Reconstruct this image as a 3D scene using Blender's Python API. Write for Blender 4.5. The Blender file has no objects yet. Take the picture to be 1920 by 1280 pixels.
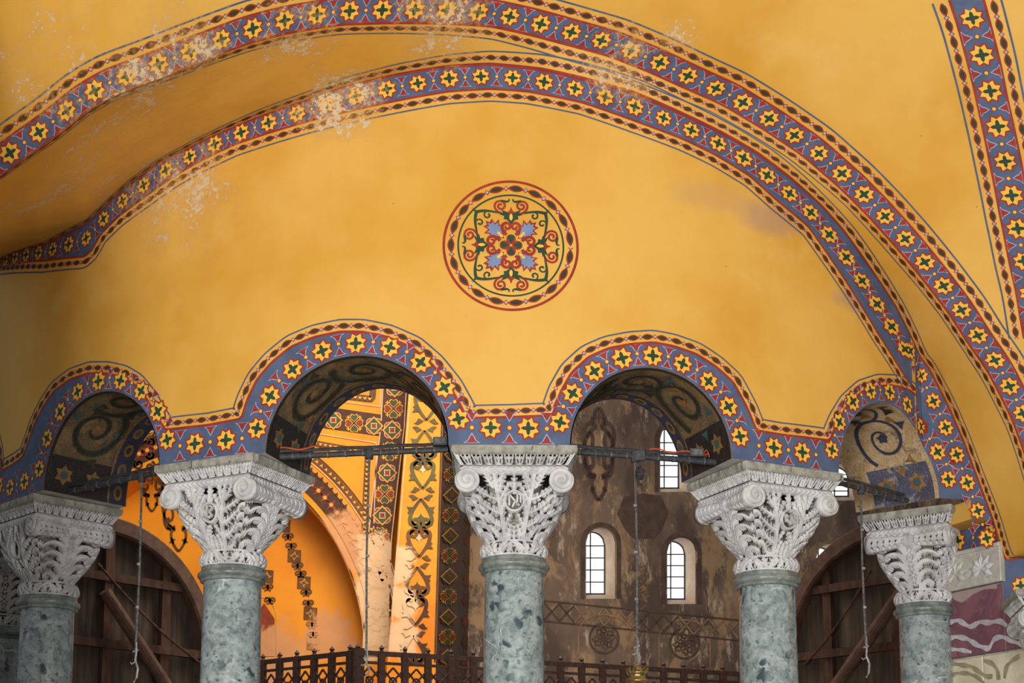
import bpy, math, random
import numpy as np
from mathutils import Vector
random.seed(4)
PI = math.pi
SC = bpy.context.scene
COL = SC.collection

# ------------------------------------------------------------------ camera
F, PY, T, CZ = 2797.4, 1216.4, .14, 1.6          # focal length (px), principal row, pitch, eye height
cd = bpy.data.cameras.new('camera')
cam = bpy.data.objects.new('camera', cd)
COL.objects.link(cam)
cam.location = (0, 0, CZ)
cam.rotation_euler = (PI/2 + T, 0, 0)
cd.sensor_width = 36
cd.lens = F/1920*36
cd.shift_y = (PY - 640)/1920
cd.clip_end = 300
SC.camera = cam

# ------------------------------------------------------------------ light
w = bpy.data.worlds.new('daylight')
SC.world = w
w.use_nodes = True
bg = w.node_tree.nodes['Background']
bg.inputs[0].default_value = (.86, .93, 1.0, 1)
bg.inputs[1].default_value = .24
def area(name, loc, tgt, sx, sy, power, col):
    l = bpy.data.lights.new(name, 'AREA')
    l.shape = 'RECTANGLE'; l.size = sx; l.size_y = sy; l.energy = power; l.color = col
    o = bpy.data.objects.new(name, l)
    COL.objects.link(o)
    o.location = loc
    o.rotation_euler = (Vector(tgt) - Vector(loc)).to_track_quat('-Z', 'Y').to_euler()
    return o
area('gallery_window_light', (-3.8, -4, 2.2), (1, 14, 7.5), 4, 3.5, 2500, (1, .965, .92))
area('gallery_window_light', (5.5, -3, 2.5), (3, 14, 8), 4, 4, 1250, (1, .965, .92))
area('nave_dome_light', (-1, 28.5, 15), (-4, 39, 6.5), 8, 8, 2300, (1, .9, .74))
vs = SC.view_settings
vs.view_transform = 'Standard'; vs.look = 'None'; vs.gamma = 1; vs.exposure = 0.0
vs.use_curve_mapping = False

# ------------------------------------------------------------------ helpers: objects
class MB:
    def __init__(s):
        s.v = []; s.f = []; s.m = []
    def add(s, vs_, fs, mi=0):
        b = len(s.v)
        s.v.extend([tuple(map(float, p)) for p in vs_])
        for f in fs:
            s.f.append(tuple(b + i for i in f)); s.m.append(mi)
    def box(s, c, h, mi=0, rz=0):
        ca, sa = math.cos(rz), math.sin(rz)
        P = []
        for dz in (-1, 1):
            for dx, dy in ((-1, -1), (1, -1), (1, 1), (-1, 1)):
                x, y = dx*h[0], dy*h[1]
                P.append((c[0] + x*ca - y*sa, c[1] + x*sa + y*ca, c[2] + dz*h[2]))
        s.add(P, [(0, 3, 2, 1), (4, 5, 6, 7), (0, 1, 5, 4), (1, 2, 6, 5), (2, 3, 7, 6), (3, 0, 4, 7)], mi)
    def tube(s, pts, r, n=8, mi=0, cap=True):
        pts = [Vector(p) for p in pts]
        R = r if isinstance(r, (list, tuple)) else [r]*len(pts)
        P = []
        for i, p in enumerate(pts):
            t = (pts[min(i+1, len(pts)-1)] - pts[max(i-1, 0)]).normalized()
            a = Vector((0, 0, 1)) if abs(t.z) < .9 else Vector((1, 0, 0))
            u = t.cross(a).normalized(); v = t.cross(u)
            for k in range(n):
                A = 2*PI*k/n
                P.append(p + R[i]*(math.cos(A)*u + math.sin(A)*v))
        fs = []
        for i in range(len(pts)-1):
            for k in range(n):
                fs.append((i*n+k, i*n+(k+1) % n, (i+1)*n+(k+1) % n, (i+1)*n+k))
        if cap:
            fs.append(tuple(range(n))[::-1]); fs.append(tuple((len(pts)-1)*n+k for k in range(n)))
        s.add(P, fs, mi)
    def lathe(s, prof, n=48, mi=0, c=(0, 0)):
        P = []
        for r, z in prof:
            for k in range(n):
                A = 2*PI*k/n
                P.append((c[0] + r*math.cos(A), c[1] + r*math.sin(A), z))
        fs = []
        for i in range(len(prof)-1):
            for k in range(n):
                fs.append((i*n+k, i*n+(k+1) % n, (i+1)*n+(k+1) % n, (i+1)*n+k))
        s.add(P, fs, mi)
    def grid(s, A, mi=0, flip=False):
        A = np.asarray(A); nu, nv = A.shape[:2]
        fs = []
        for i in range(nu-1):
            for j in range(nv-1):
                q = (i*nv+j, (i+1)*nv+j, (i+1)*nv+j+1, i*nv+j+1)
                fs.append(q[::-1] if flip else q)
        s.add(A.reshape(-1, 3), fs, mi)
    def build(s, name, mats, parent=None, smooth=False):
        me = bpy.data.meshes.new(name)
        me.from_pydata(s.v, [], s.f)
        if not isinstance(mats, (list, tuple)): mats = [mats]
        for m in mats: me.materials.append(m)
        if len(mats) > 1: me.polygons.foreach_set('material_index', s.m)
        if smooth: me.polygons.foreach_set('use_smooth', [True]*len(s.f))
        me.update()
        return link(name, me, parent)
def link(name, me, parent=None):
    o = bpy.data.objects.new(name, me)
    COL.objects.link(o)
    if parent is not None: o.parent = parent
    return o
def tag(o, label, cat=None, group=None, kind=None):
    if label: o['label'] = label
    if cat: o['category'] = cat
    if group: o['group'] = group
    if kind: o['kind'] = kind
    return o
def empty(name, loc=(0, 0, 0), rz=0):
    o = bpy.data.objects.new(name, None)
    COL.objects.link(o); o.location = loc; o.rotation_euler = (0, 0, rz); o.empty_display_size = .1
    return o
def copy_tree(o, parent=None):
    c = o.copy(); COL.objects.link(c); c.parent = parent
    for ch in list(o.children): copy_tree(ch, c)
    return c

# ------------------------------------------------------------------ helpers: materials
def srgb(r, g, b):
    f = lambda c: (c/255/12.92 if c/255 <= .04045 else ((c/255+.055)/1.055)**2.4)
    return (f(r), f(g), f(b), 1)
class NT:
    def __init__(s, name, rough=.7, spec=.3):
        s.m = bpy.data.materials.new(name); s.m.use_nodes = True
        s.t = s.m.node_tree; s.b = s.t.nodes['Principled BSDF']
        s.b.inputs['Roughness'].default_value = rough
        s.b.inputs['Specular IOR Level'].default_value = spec
        s.pos = s.t.nodes.new('ShaderNodeNewGeometry').outputs['Position']
        s.obj = s.t.nodes.new('ShaderNodeTexCoord').outputs['Object']
    def n(s, typ, **kw):
        o = s.t.nodes.new(typ)
        for k, v in kw.items(): setattr(o, k, v)
        return o
    def put(s, sock, v):
        if hasattr(v, 'is_linked') or isinstance(v, bpy.types.NodeSocket): s.t.links.new(v, sock)
        else: sock.default_value = v
    def scale(s, vec, sc):
        m = s.n('ShaderNodeMapping'); s.put(m.inputs[0], vec); m.inputs['Scale'].default_value = sc
        return m.outputs[0]
    def noise(s, sc, det=4, rough=.55, vec=None, dist=0):
        o = s.n('ShaderNodeTexNoise')
        s.put(o.inputs['Vector'], vec if vec is not None else s.pos)
        o.inputs['Scale'].default_value = sc; o.inputs['Detail'].default_value = det
        o.inputs['Roughness'].default_value = rough; o.inputs['Distortion'].default_value = dist
        return o.outputs['Fac']
    def vor(s, sc, vec=None, feat='F1', out='Distance'):
        o = s.n('ShaderNodeTexVoronoi', feature=feat)
        s.put(o.inputs['Vector'], vec if vec is not None else s.pos)
        o.inputs['Scale'].default_value = sc
        return o.outputs[out]
    def rng(s, v, a, b, c=0., d=1.):
        o = s.n('ShaderNodeMapRange', interpolation_type='SMOOTHSTEP')
        s.put(o.inputs[0], v)
        for i, x in enumerate((a, b, c, d)): s.put(o.inputs[i+1], x)
        return o.outputs[0]
    def math(s, op, a, b=0.):
        o = s.n('ShaderNodeMath', operation=op); s.put(o.inputs[0], a); s.put(o.inputs[1], b)
        return o.outputs[0]
    def mix(s, f, a, b):
        o = s.n('ShaderNodeMix', data_type='RGBA')
        s.put(o.inputs[0], f); s.put(o.inputs[6], a); s.put(o.inputs[7], b)
        return o.outputs[2]
    def dist(s, p):
        o = s.n('ShaderNodeVectorMath', operation='DISTANCE')
        s.put(o.inputs[0], s.pos); o.inputs[1].default_value = p
        return o.outputs['Value']
    def bump(s, h, st=.3, d=.02):
        o = s.n('ShaderNodeBump'); s.put(o.inputs['Height'], h)
        o.inputs['Strength'].default_value = st; o.inputs['Distance'].default_value = d
        s.t.links.new(o.outputs[0], s.b.inputs['Normal'])
    def done(s, col):
        s.put(s.b.inputs['Base Color'], col)
        return s.m

# flaking plaster: noise pushed over a threshold that is lower around the damp places of the vault
DAMP = [((-4.3, 13.9, 8.3), 1.7), ((-3.5, 15.0, 8.6), 1.0), ((-1.8, 14.4, 9.35), .7), ((1.0, 14.3, 9.6), .55), ((-.75, 13.7, 9.7), .7), ((-4.5, 12.3, 8.7), 1.2), ((-3.3, 12.9, 8.7), 1.0), ((1.75, 14.2, 10.0), .4), ((-2.0, 13.5, 9.4), .7)]
def peel(N, col, amount=1.):
    d = None
    for p, r in DAMP:
        q = N.math('DIVIDE', N.dist(p), r)
        d = q if d is None else N.math('MINIMUM', d, q)
    th = N.rng(d, .1, 1.7, .515, .74)
    n = N.math('ADD', N.math('MULTIPLY', N.noise(2.2, 3, .6), .42), N.math('MULTIPLY', N.noise(17, 6, .75), .58))
    m = N.rng(n, th, N.math('ADD', th, .035))
    soft = N.rng(n, N.math('SUBTRACT', th, .11), th)
    pale = N.mix(N.noise(30, 3), srgb(226, 206, 172), srgb(196, 168, 128))
    c = N.mix(N.math('MULTIPLY', soft, .45*amount), col, srgb(206, 160, 92))
    return N.mix(N.math('MULTIPLY', m, amount), c, pale), m
def plaster(name, base, dark, lite):
    N = NT(name, .62, .25)
    c = N.mix(N.rng(N.noise(.55, 4, .55), .35, .72), base, dark)
    c = N.mix(N.math('MULTIPLY', N.rng(N.noise(1.3, 5, .6), .52, .8), .5), c, lite)
    # damp lilac-grey bloom and trickles
    v = N.scale(N.pos, (1, 1, .55))
    c = N.mix(N.math('MULTIPLY', N.rng(N.noise(.8, 3, .5, v, .4), .67, .78), .42), c, srgb(150, 128, 120))
    c = N.mix(N.math('MULTIPLY', N.rng(N.noise(9, 5, .7), .45, .8), .16), c, dark)
    nn = N.math('MULTIPLY', N.math('SUBTRACT', N.noise(2.5, 5, .65), .5), 1.1)
    for p, r, k in (((2.75, 14.95, 8.30), .5, .42), ((2.1, 14.7, 8.42), .5, .2), ((3.72, 15.6, 7.62), .34, .4)):
        o = N.n('ShaderNodeVectorMath', operation='SUBTRACT'); N.put(o.inputs[0], N.pos); o.inputs[1].default_value = p
        o2 = N.n('ShaderNodeVectorMath', operation='LENGTH'); N.put(o2.inputs[0], N.scale(o.outputs[0], (1, 1, 2.6)))
        m_ = N.rng(N.math('ADD', N.math('DIVIDE', o2.outputs['Value'], r), nn), 1.2, .35)
        c = N.mix(N.math('MULTIPLY', m_, k), c, srgb(146, 124, 128))
    sp = N.vor(3.1); c = N.mix(N.rng(sp, .022, .012), c, srgb(90, 70, 40))
    c, m = peel(N, c)
    N.bump(N.math('ADD', N.math('MULTIPLY', N.noise(1.6, 3), .8), N.math('MULTIPLY', m, -.25)), .35, .06)
    return N.done(c)
M_yel = plaster('ochre_plaster', srgb(223, 175, 84), srgb(208, 152, 50), srgb(228, 186, 108))
def paint(name, c1, c2):
    N = NT(name, .6, .25)
    c = N.mix(N.rng(N.noise(5, 4, .6), .3, .7), c1, c2)
    c, m = peel(N, c, 1.)
    N.bump(N.noise(1.6, 3), .3, .05)
    return N.done(c)
P_blue = paint('blue_paint', srgb(86, 102, 132), srgb(74, 88, 116))
P_red = paint('red_paint', srgb(160, 56, 40), srgb(140, 46, 38))
P_star = paint('star_yellow_paint', srgb(240, 190, 78), srgb(232, 178, 62))
P_green = paint('green_paint', srgb(48, 74, 52), srgb(42, 62, 48))
P_pale = paint('pale_blue_paint', srgb(170, 176, 206), srgb(152, 160, 192))
P_bead = paint('dark_bead_paint', srgb(60, 56, 34), srgb(52, 60, 40))
P_line = paint('slate_line_paint', srgb(86, 98, 128), srgb(74, 84, 112))
P_sky = paint('leaf_blue_paint', srgb(126, 146, 180), srgb(112, 130, 166))
PAINTS = [P_blue, P_red, P_star, P_green, P_pale, P_bead, P_line, P_sky]
BLUE, RED, STAR, GREEN, PALE, BEAD, LINE, SKY = range(8)

def marble(name):
    N = NT(name, .75, .25)
    c = N.mix(N.rng(N.noise(7, 5, .6), .35, .7), srgb(208, 207, 206), srgb(176, 175, 175))
    c = N.mix(N.math('MULTIPLY', N.rng(N.noise(2.2, 4, .6), .55, .75), .55), c, srgb(150, 145, 138))
    N.bump(N.noise(60, 3), .25, .004)
    return N.done(c)
M_marble = marble('white_marble')
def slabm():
    N = NT('weathered_slab_and_hole_shade_marble', .8, .2)
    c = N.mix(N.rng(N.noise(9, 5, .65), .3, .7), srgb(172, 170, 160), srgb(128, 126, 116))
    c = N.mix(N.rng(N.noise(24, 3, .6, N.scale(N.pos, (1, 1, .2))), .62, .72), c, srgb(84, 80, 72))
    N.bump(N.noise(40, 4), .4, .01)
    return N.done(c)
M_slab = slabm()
def verde(name, base, mid, dark):
    N = NT(name, .2, .5)
    v = N.obj
    ri = N.n('ShaderNodeObjectInfo').outputs['Random']
    ad = N.n('ShaderNodeVectorMath', operation='ADD'); N.put(ad.inputs[0], v)
    cb = N.n('ShaderNodeCombineXYZ'); N.put(cb.inputs[2], N.math('MULTIPLY', ri, 37.)); N.put(cb.inputs[0], N.math('MULTIPLY', ri, 11.))
    N.put(ad.inputs[1], cb.outputs[0]); v = ad.outputs[0]
    c = N.mix(N.rng(N.noise(6, 8, .72, v, .6), .32, .68), base, mid)
    c = N.mix(N.rng(N.noise(17, 6, .7, v, .3), .5, .68), c, dark)
    w1 = N.n('ShaderNodeVectorMath', operation='ADD'); N.put(w1.inputs[0], v)
    nn = N.n('ShaderNodeTexNoise'); N.put(nn.inputs['Vector'], v); nn.inputs['Scale'].default_value = 5
    mm = N.n('ShaderNodeVectorMath', operation='SCALE'); N.put(mm.inputs[0], nn.outputs['Color']); mm.inputs['Scale'].default_value = .22
    N.put(w1.inputs[1], mm.outputs[0])
    b = N.vor(5.5, w1.outputs[0], 'F1', 'Distance')
    c = N.mix(N.math('MULTIPLY', N.rng(b, .36, .26), N.rng(N.noise(2.2, 2, .5, v), .46, .54)), c, srgb(58, 74, 80))
    e = N.vor(3.1, w1.outputs[0], 'DISTANCE_TO_EDGE', 'Distance')
    c = N.mix(N.math('MULTIPLY', N.rng(e, .018, .004), N.rng(N.noise(3, 2, .5, v), .5, .66)), c, srgb(214, 222, 216))
    c = N.mix(N.rng(N.noise(26, 5, .75, v), .66, .72), c, srgb(206, 216, 212))
    return N.done(c)
M_verde = verde('green_breccia_marble', srgb(168, 178, 178), srgb(108, 122, 122), srgb(78, 92, 92))
def collarm():
    N = NT('green_grey_collar_marble', .3, .45)
    c = N.mix(N.rng(N.noise(7, 6, .65), .35, .65), srgb(136, 144, 138), srgb(94, 102, 98))
    c = N.mix(N.rng(N.noise(20, 4, .6), .6, .7), c, srgb(170, 178, 168))
    return N.done(c)
M_collar = collarm()
def mosaic(name, a, b, c_, speck):
    N = NT(name, .55, .4)
    c = N.mix(N.rng(N.noise(3.2, 5, .65, None, 1.2), .35, .62), a, b)
    c = N.mix(N.rng(N.noise(6, 5, .7, None, .8), .55, .66), c, c_)
    c = N.mix(N.math('MULTIPLY', N.rng(N.noise(75, 3, .8), .55, .72), .75), c, speck)
    c = N.mix(N.math('MULTIPLY', N.rng(N.noise(48, 3, .8), .52, .66), .6), c, srgb(38, 32, 30))
    N.bump(N.noise(70, 4, .7), .5, .015)
    return N.done(c)
M_mos = mosaic('sooty_gold_mosaic', srgb(136, 110, 74), srgb(102, 84, 60), srgb(72, 64, 56), srgb(186, 154, 104))
M_mos_pale = mosaic('pale_worn_fresco', srgb(190, 168, 136), srgb(176, 142, 96), srgb(130, 104, 78), srgb(212, 200, 180))
def mpaint(name, c1, c2):
    N = NT(name, .6, .3)
    c = N.mix(N.rng(N.noise(14, 5, .7), .35, .65), c1, c2)
    c = N.mix(N.math('MULTIPLY', N.rng(N.noise(75, 3, .8), .56, .7), .5), c, srgb(140, 116, 80))
    N.bump(N.noise(70, 4, .7), .5, .015)
    return N.done(c)
S_green = mpaint('mosaic_green', srgb(62, 66, 48), srgb(46, 48, 38))
S_dark = mpaint('mosaic_dark', srgb(48, 42, 38), srgb(36, 34, 38))
S_navy = mpaint('mosaic_navy', srgb(54, 60, 84), srgb(44, 46, 62))
S_gold = mpaint('mosaic_gold', srgb(150, 108, 58), srgb(112, 84, 50))
S_teal = mpaint('mosaic_teal', srgb(60, 96, 92), srgb(60, 76, 80))
def simple(name, c1, c2, sc=6, rough=.7, spec=.3, vec=(1, 1, 1), metal=0, b=0.):
    N = NT(name, rough, spec)
    N.b.inputs['Metallic'].default_value = metal
    n = N.noise(sc, 6, .62, N.scale(N.pos, vec))
    if b: N.bump(n, b, .02)
    return N.done(N.mix(N.rng(n, .32, .68), c1, c2))
M_iron = simple('black_iron', srgb(42, 44, 48), srgb(66, 68, 70), 30, .5, .4)
M_wire = simple('dark_wire', srgb(60, 62, 64), srgb(110, 110, 108), 40, .45, .4)
M_orangewire = simple('orange_cable', srgb(200, 86, 46), srgb(180, 70, 40), 9)
M_silver = simple('galvanised_wire', srgb(190, 190, 186), srgb(150, 150, 150), 30, .35, .5, metal=.6)
M_brass = simple('aged_brass', srgb(196, 168, 110), srgb(120, 96, 60), 14, .3, .5, metal=.85)
M_wood = simple('dark_brown_timber', srgb(98, 70, 56), srgb(70, 48, 40), 7, .75, .2, (1, 1, .25))
M_rim = simple('brown_rim_timber', srgb(112, 84, 70), srgb(88, 64, 54), 5, .7, .25)
M_board = simple('grey_brown_board', srgb(98, 84, 72), srgb(70, 58, 50), 4, .85, .15, (2, 2, .2))
M_rail = simple('rust_brown_ironwork', srgb(82, 56, 46), srgb(58, 40, 36), 12, .6, .3)
M_floor = simple('grey_paving', srgb(150, 142, 130), srgb(120, 114, 104), 2)

# ------------------------------------------------------------------ geometry of the place
CX, CY = -.43, 21.343          # centre of the exedra
RC, RW, RI = 6.575, 7.09, 6.03 # column ring, outer wall face, inner wall face
ZA = 5.63                      # top of the abaci
def ray(px, py):
    x = (px - 960)/F; y = (PY - py)/F
    return np.array([x, -y*math.sin(T) + math.cos(T), y*math.cos(T) + math.sin(T)])
def on_plane(px, py, p0, n):
    d = ray(px, py); o = np.array([0, 0, CZ]); p0 = np.array(p0, float); n = np.array(n, float)
    return o + d*((p0 - o) @ n)/(d @ n)
# plan of the outer wall face: the drum, then the side and the front of the pier on the right
TH1 = .80
A1 = TH1*RW
PA = np.array([CX + RW*math.sin(TH1), CY - RW*math.cos(TH1)])
PB = np.array([5.56, 16.63])
L1 = float(np.linalg.norm(PB - PA)); D1 = (PB - PA)/L1; N1 = np.array([D1[1], -D1[0]])
D2 = np.array([.985, -.17]); D2 /= np.linalg.norm(D2); N2 = np.array([D2[1], -D2[0]])
def W(a, z, off=0.):
    if a <= A1:
        th = a/RW; r = RW + off
        return (CX + r*math.sin(th), CY - r*math.cos(th), z)
    if a <= A1 + L1:
        p = PA + D1*(a - A1) + N1*off
    else:
        p = PB + D2*(a - A1 - L1) + N2*off
    return (p[0], p[1], z)
def Wpix(px, py):
    d = ray(px, py)
    a = d[0]**2 + d[1]**2; b = -2*(d[0]*CX + d[1]*CY); c = CX**2 + CY**2 - RW**2
    D = b*b - 4*a*c
    if D > 0:
        t = (-b - math.sqrt(D))/2/a
        th = math.atan2(d[0]*t - CX, -(d[1]*t - CY))
        if th < TH1: return (th*RW, d[2]*t + CZ)
    p = on_plane(px, py, (*PA, 0), (*N1, 0))
    s = (p[:2] - PA) @ D1
    if s <= L1: return (A1 + s, p[2])
    p = on_plane(px, py, (*PB, 0), (*N2, 0))
    return (A1 + L1 + (p[:2] - PB) @ D2, p[2])
def mono(pts):
    pts = sorted(pts); xs = np.array([p[0] for p in pts]); ys = np.array([p[1] for p in pts])
    return lambda a: float(np.interp(a, xs, ys))
def smooth(path, step=.02, win=3):
    P = np.array(path, float)
    s = np.r_[0, np.cumsum(np.linalg.norm(np.diff(P, axis=0), axis=1))]
    n = max(8, int(s[-1]/step)); q = np.linspace(0, s[-1], n)
    R = np.c_[[np.interp(q, s, P[:, k]) for k in range(P.shape[1])]].T
    for _ in range(win):
        R[1:-1] = .25*R[:-2] + .5*R[1:-1] + .25*R[2:]
    return R

# ------------------------------------------------------------------ painting kit: flat motifs laid along a path in a surface chart
class Strip:
    """path in chart coordinates (metres); chart(a, b, off) gives the point on the surface"""
    def __init__(s, path, chart, side=1, win=3):
        s.P = smooth(path, .02, win); s.chart = chart
        d = np.gradient(s.P, axis=0); L = np.linalg.norm(d, axis=1, keepdims=True) + 1e-9
        N = np.c_[-d[:, 1], d[:, 0]]/L*side
        for _ in range(6): N[1:-1] = (N[:-2] + N[1:-1] + N[2:])/3
        s.N = N/np.linalg.norm(N, axis=1, keepdims=True)
        s.s = np.r_[0, np.cumsum(np.linalg.norm(np.diff(s.P, axis=0), axis=1))]
        s.len = s.s[-1]
    def at(s, u, t, off):
        f = np.clip(np.interp(u, s.s, np.arange(len(s.s))), 0, len(s.s)-1.001); i = int(f); k = f - i
        p = s.P[i]*(1-k) + s.P[i+1]*k; n = s.N[i]*(1-k) + s.N[i+1]*k
        return s.chart(p[0] + n[0]*t, p[1] + n[1]*t, off)
    def line(s, mb, t, wd, mi, off, u0=0, u1=None, step=.05):
        u1 = s.len if u1 is None else u1
        n = max(2, int((u1-u0)/step)); A = []
        for u in np.linspace(u0, u1, n):
            A.append([s.at(u, t - wd/2, off), s.at(u, t + wd/2, off)])
        mb.grid(A, mi)
    kx = None
    def poly(s, mb, u, t, pts, mi, off):
        if s.kx:
            f = np.clip(np.interp(u, s.s, np.arange(len(s.s))), 0, len(s.s)-1.001); i = int(f)
            n = s.N[i]; tg = (s.P[i+1]-s.P[i]); tg = tg/np.linalg.norm(tg); p = s.P[i] + (s.P[i+1]-s.P[i])*(f-i) + n*t
            k = s.kx(p[0]); P = [s.chart(p[0], p[1], off)]
            for x, y in pts:
                d = tg*x + n*y; P.append(s.chart(p[0] + d[0]*k, p[1] + d[1], off))
            m = len(pts); mb.add(P, [(0, i+1, (i+1) % m + 1) for i in range(m)], mi); return
        P = [s.at(u, t, off)] + [s.at(u + x, t + y, off) for x, y in pts]
        n = len(pts)
        mb.add(P, [(0, i+1, (i+1) % n + 1) for i in range(n)], mi)
def star_pts(r1, r2, n=8, ph=0):
    return [((r1 if i % 2 == 0 else r2)*math.cos(ph + i*PI/n), (r1 if i % 2 == 0 else r2)*math.sin(ph + i*PI/n)) for i in range(2*n)]
def ell(rx, ry, n=12): return [(rx*math.cos(2*PI*i/n), ry*math.sin(2*PI*i/n)) for i in range(n)]
def lens(rx, ry, n=10):
    up = [(rx*(1-2*i/n), ry*math.sin(PI*i/n)**.8 if 0 < i < n else 0) for i in range(n)]
    return up + [(-x, -y) for x, y in up]
def cross_pts(r):
    P = []
    for k in range(4):
        A = PI/2*k
        for a, q in ((-.33, .72), (0, 1.0), (.33, .72), (PI/4, .38)):
            P.append((r*q*math.cos(A+a), r*q*math.sin(A+a)))
    return P
def tri_pts(h, sgn):
    return [(x*h, sgn*y*h) for x, y in ((-.75, 0), (.75, 0), (.36, .28), (.28, .52), (0, 1.0), (-.28, .52), (-.36, .28))]
def star(S, mb, u, t, r, off=.006, ph=PI/8):
    j = random.uniform(-.06, .06); r *= random.uniform(.96, 1.05)
    S.poly(mb, u, t, star_pts(r*1.16, r*.86, 8, ph + j), RED, off)
    S.poly(mb, u, t, star_pts(r*.97, r*.66, 8, ph + j), STAR, off + .002)
    S.poly(mb, u, t, cross_pts(r*.64), GREEN, off + .004)
def dot(S, mb, u, t, r, off=.006):
    S.poly(mb, u, t, ell(r*1.45, r*1.45, 8), RED, off)
    S.poly(mb, u, t, ell(r, r, 8), STAR, off + .002)
def spike(S, mb, u, t, h, sgn, off=.006):
    S.poly(mb, u, t, [(x*1.3, y*1.24) for x, y in tri_pts(h, sgn)], PALE, off)
    S.poly(mb, u, t + sgn*.004, tri_pts(h, sgn), RED, off + .002)
def beads(S, mb, t, per=.15, sz=1., u0=0, u1=None, off=.004):
    u1 = S.len if u1 is None else u1
    n = max(1, round((u1-u0)/per)); p = (u1-u0)/n
    for i in range(n):
        u = u0 + (i+.5)*p
        S.poly(mb, u, t, lens(p*.42, .031*sz), RED, off)
        S.poly(mb, u, t, lens(p*.30, .020*sz), BEAD, off + .002)
        q = u + p/2
        S.poly(mb, q, t, [(x*1.6, y*1.6) for x, y in ((.016, 0), (0, .016*sz), (-.016, 0), (0, -.016*sz))], RED, off + .002)
        S.poly(mb, q, t, ((.016, 0), (0, .016*sz), (-.016, 0), (0, -.016*sz)), PALE, off + .004)
def starrow(S, mb, t, width, per, r, u0=0, u1=None, off=.006):
    u1 = S.len if u1 is None else u1
    n = max(1, round((u1-u0)/per)); p = (u1-u0)/n
    for i in range(n):
        u = u0 + (i+.5)*p
        star(S, mb, u, t, r, off)
        if i < n-1:
            dot(S, mb, u + p/2, t, r*.16, off)
            spike(S, mb, u + p/2, t - width/2 + .008, r*.7, 1, off)
            spike(S, mb, u + p/2, t + width/2 - .008, r*.7, -1, off)
def ribbon(mb, chart, pts, wd, mi, off, step=None):
    P = np.array(pts, float); d = np.gradient(P, axis=0); L = np.linalg.norm(d, axis=1, keepdims=True) + 1e-9
    N = np.c_[-d[:, 1], d[:, 0]]/L
    Wd = np.array(wd if hasattr(wd, '__len__') else [wd]*len(P))[:, None]/2
    A = [[chart(*(P[i]-N[i]*Wd[i]), off), chart(*(P[i]+N[i]*Wd[i]), off)] for i in range(len(P))]
    mb.grid(A, mi)
def bez(p, n=12):
    p = np.array(p, float); out = []
    for t in np.linspace(0, 1, n):
        q = p.copy()
        while len(q) > 1: q = q[:-1]*(1-t) + q[1:]*t
        out.append(q[0])
    return np.array(out)
def spiral(c, r0, r1, a0, turns, n=26):
    t = np.linspace(0, 1, n); r = r0 + (r1-r0)*t; a = a0 + turns*2*PI*t
    return np.c_[c[0] + r*np.cos(a), c[1] + r*np.sin(a)]
def fan(mb, chart, c, pts, mi, off):
    P = [chart(c[0], c[1], off)] + [chart(c[0]+x, c[1]+y, off) for x, y in pts]; n = len(pts)
    mb.add(P, [(0, i+1, (i+1) % n+1) for i in range(n)], mi)

# ------------------------------------------------------------------ curves measured on the wall
RED_LINE = [(0,885),(25,870),(42,858),(55,825),(65,795),(80,765),(100,735),(130,712),(165,700),(200,700),(230,707),(255,722),(275,747),(295,780),(310,806),
 (390,797),(453,785),(464,749),(482,712),(509,680),(546,650),(589,632),(637,622),(679,622),(727,632),(775,653),(812,685),(844,725),(866,765),(874,784),
 (960,782),(1036,779),(1051,735),(1072,698),(1104,669),(1141,653),(1183,645),(1226,642),(1263,649),(1306,664),(1343,688),(1375,717),(1401,765),(1418,807),
 (1465,815),(1555,826),(1569,792),(1588,760),(1616,734),(1649,723),(1682,724),(1705,731),(1717,741)]
B1_LOW = [(0,494),(84,489),(160,481),(173,470),(190,439),(224,405),(270,371),(329,329),(380,300),(443,270),(506,249),(591,224),(640,212),(740,190),(840,172),(920,167),
 (990,172),(1090,192),(1190,227),(1280,261),(1340,290),(1405,330),(1455,375),(1515,425),(1550,475),(1600,550),(1645,625),(1686,690),(1712,732)]
C1_PIX = [(0,486),(84,458),(160,420),(186,397),(236,350),(295,308),(346,281),(413,249),(485,219),(582,186),(640,165),(740,140),(840,124),(920,120),(1015,130),(1090,147),
 (1190,175),(1280,214),(1355,250),(1420,287),(1480,332),(1540,385),(1580,430),(1630,500),(1680,575),(1710,635),(1742,690),(1780,765),(1808,830),(1836,905),(1862,975),(1884,1050),(1920,1042)]
C2_PIX = [(0,329),(51,291),(105,253),(160,207),(211,177),(295,146),(380,112),(464,80),(527,63),(591,51),(640,44),(740,41),(840,42),(920,47),(990,62),(1065,82),(1140,102),
 (1215,132),(1280,162),(1355,195),(1430,240),(1505,290),(1580,355),(1630,405),(1680,460),(1730,520),(1780,585),(1815,640),(1852,692),(1874,734),(1898,782),(1918,835),(1945,920),(1968,1020),(1985,1130)]
red_w = [Wpix(*p) for p in RED_LINE]
left_tail = [(-7.35 - 1.08*math.cos(q), 5.78 + 1.08*math.sin(q)) for q in np.linspace(.3, 2.65, 12)]
left_tail = [(-9.2, 6.03), (-8.5, 6.03)] + left_tail
red_w = [p for p in left_tail if p[0] < red_w[0][0] - .05] + red_w
b1low_w = [(-9.2, 9.0), (-8.0, 8.75)] + [Wpix(*p) for p in B1_LOW]
c1_w = [(-9.2, 9.15), (-8.0, 8.98)] + [Wpix(*p) for p in C1_PIX]
c1_w = c1_w + [(c1_w[-1][0] + .8, c1_w[-1][1] - .02)]
z_red, z_b1, z_c1 = mono(red_w), mono(b1low_w), mono(c1_w)
A_MAX = c1_w[-1][0]
ARCH = [(-7.35, .93), (-4.27, .93), (-1.135, .94), (1.87, .865), (4.985, .86)]   # centre along the wall, radius
HF = lambda c: 1.09 if c > 4.5 else 1.
ZS = 5.64
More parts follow.
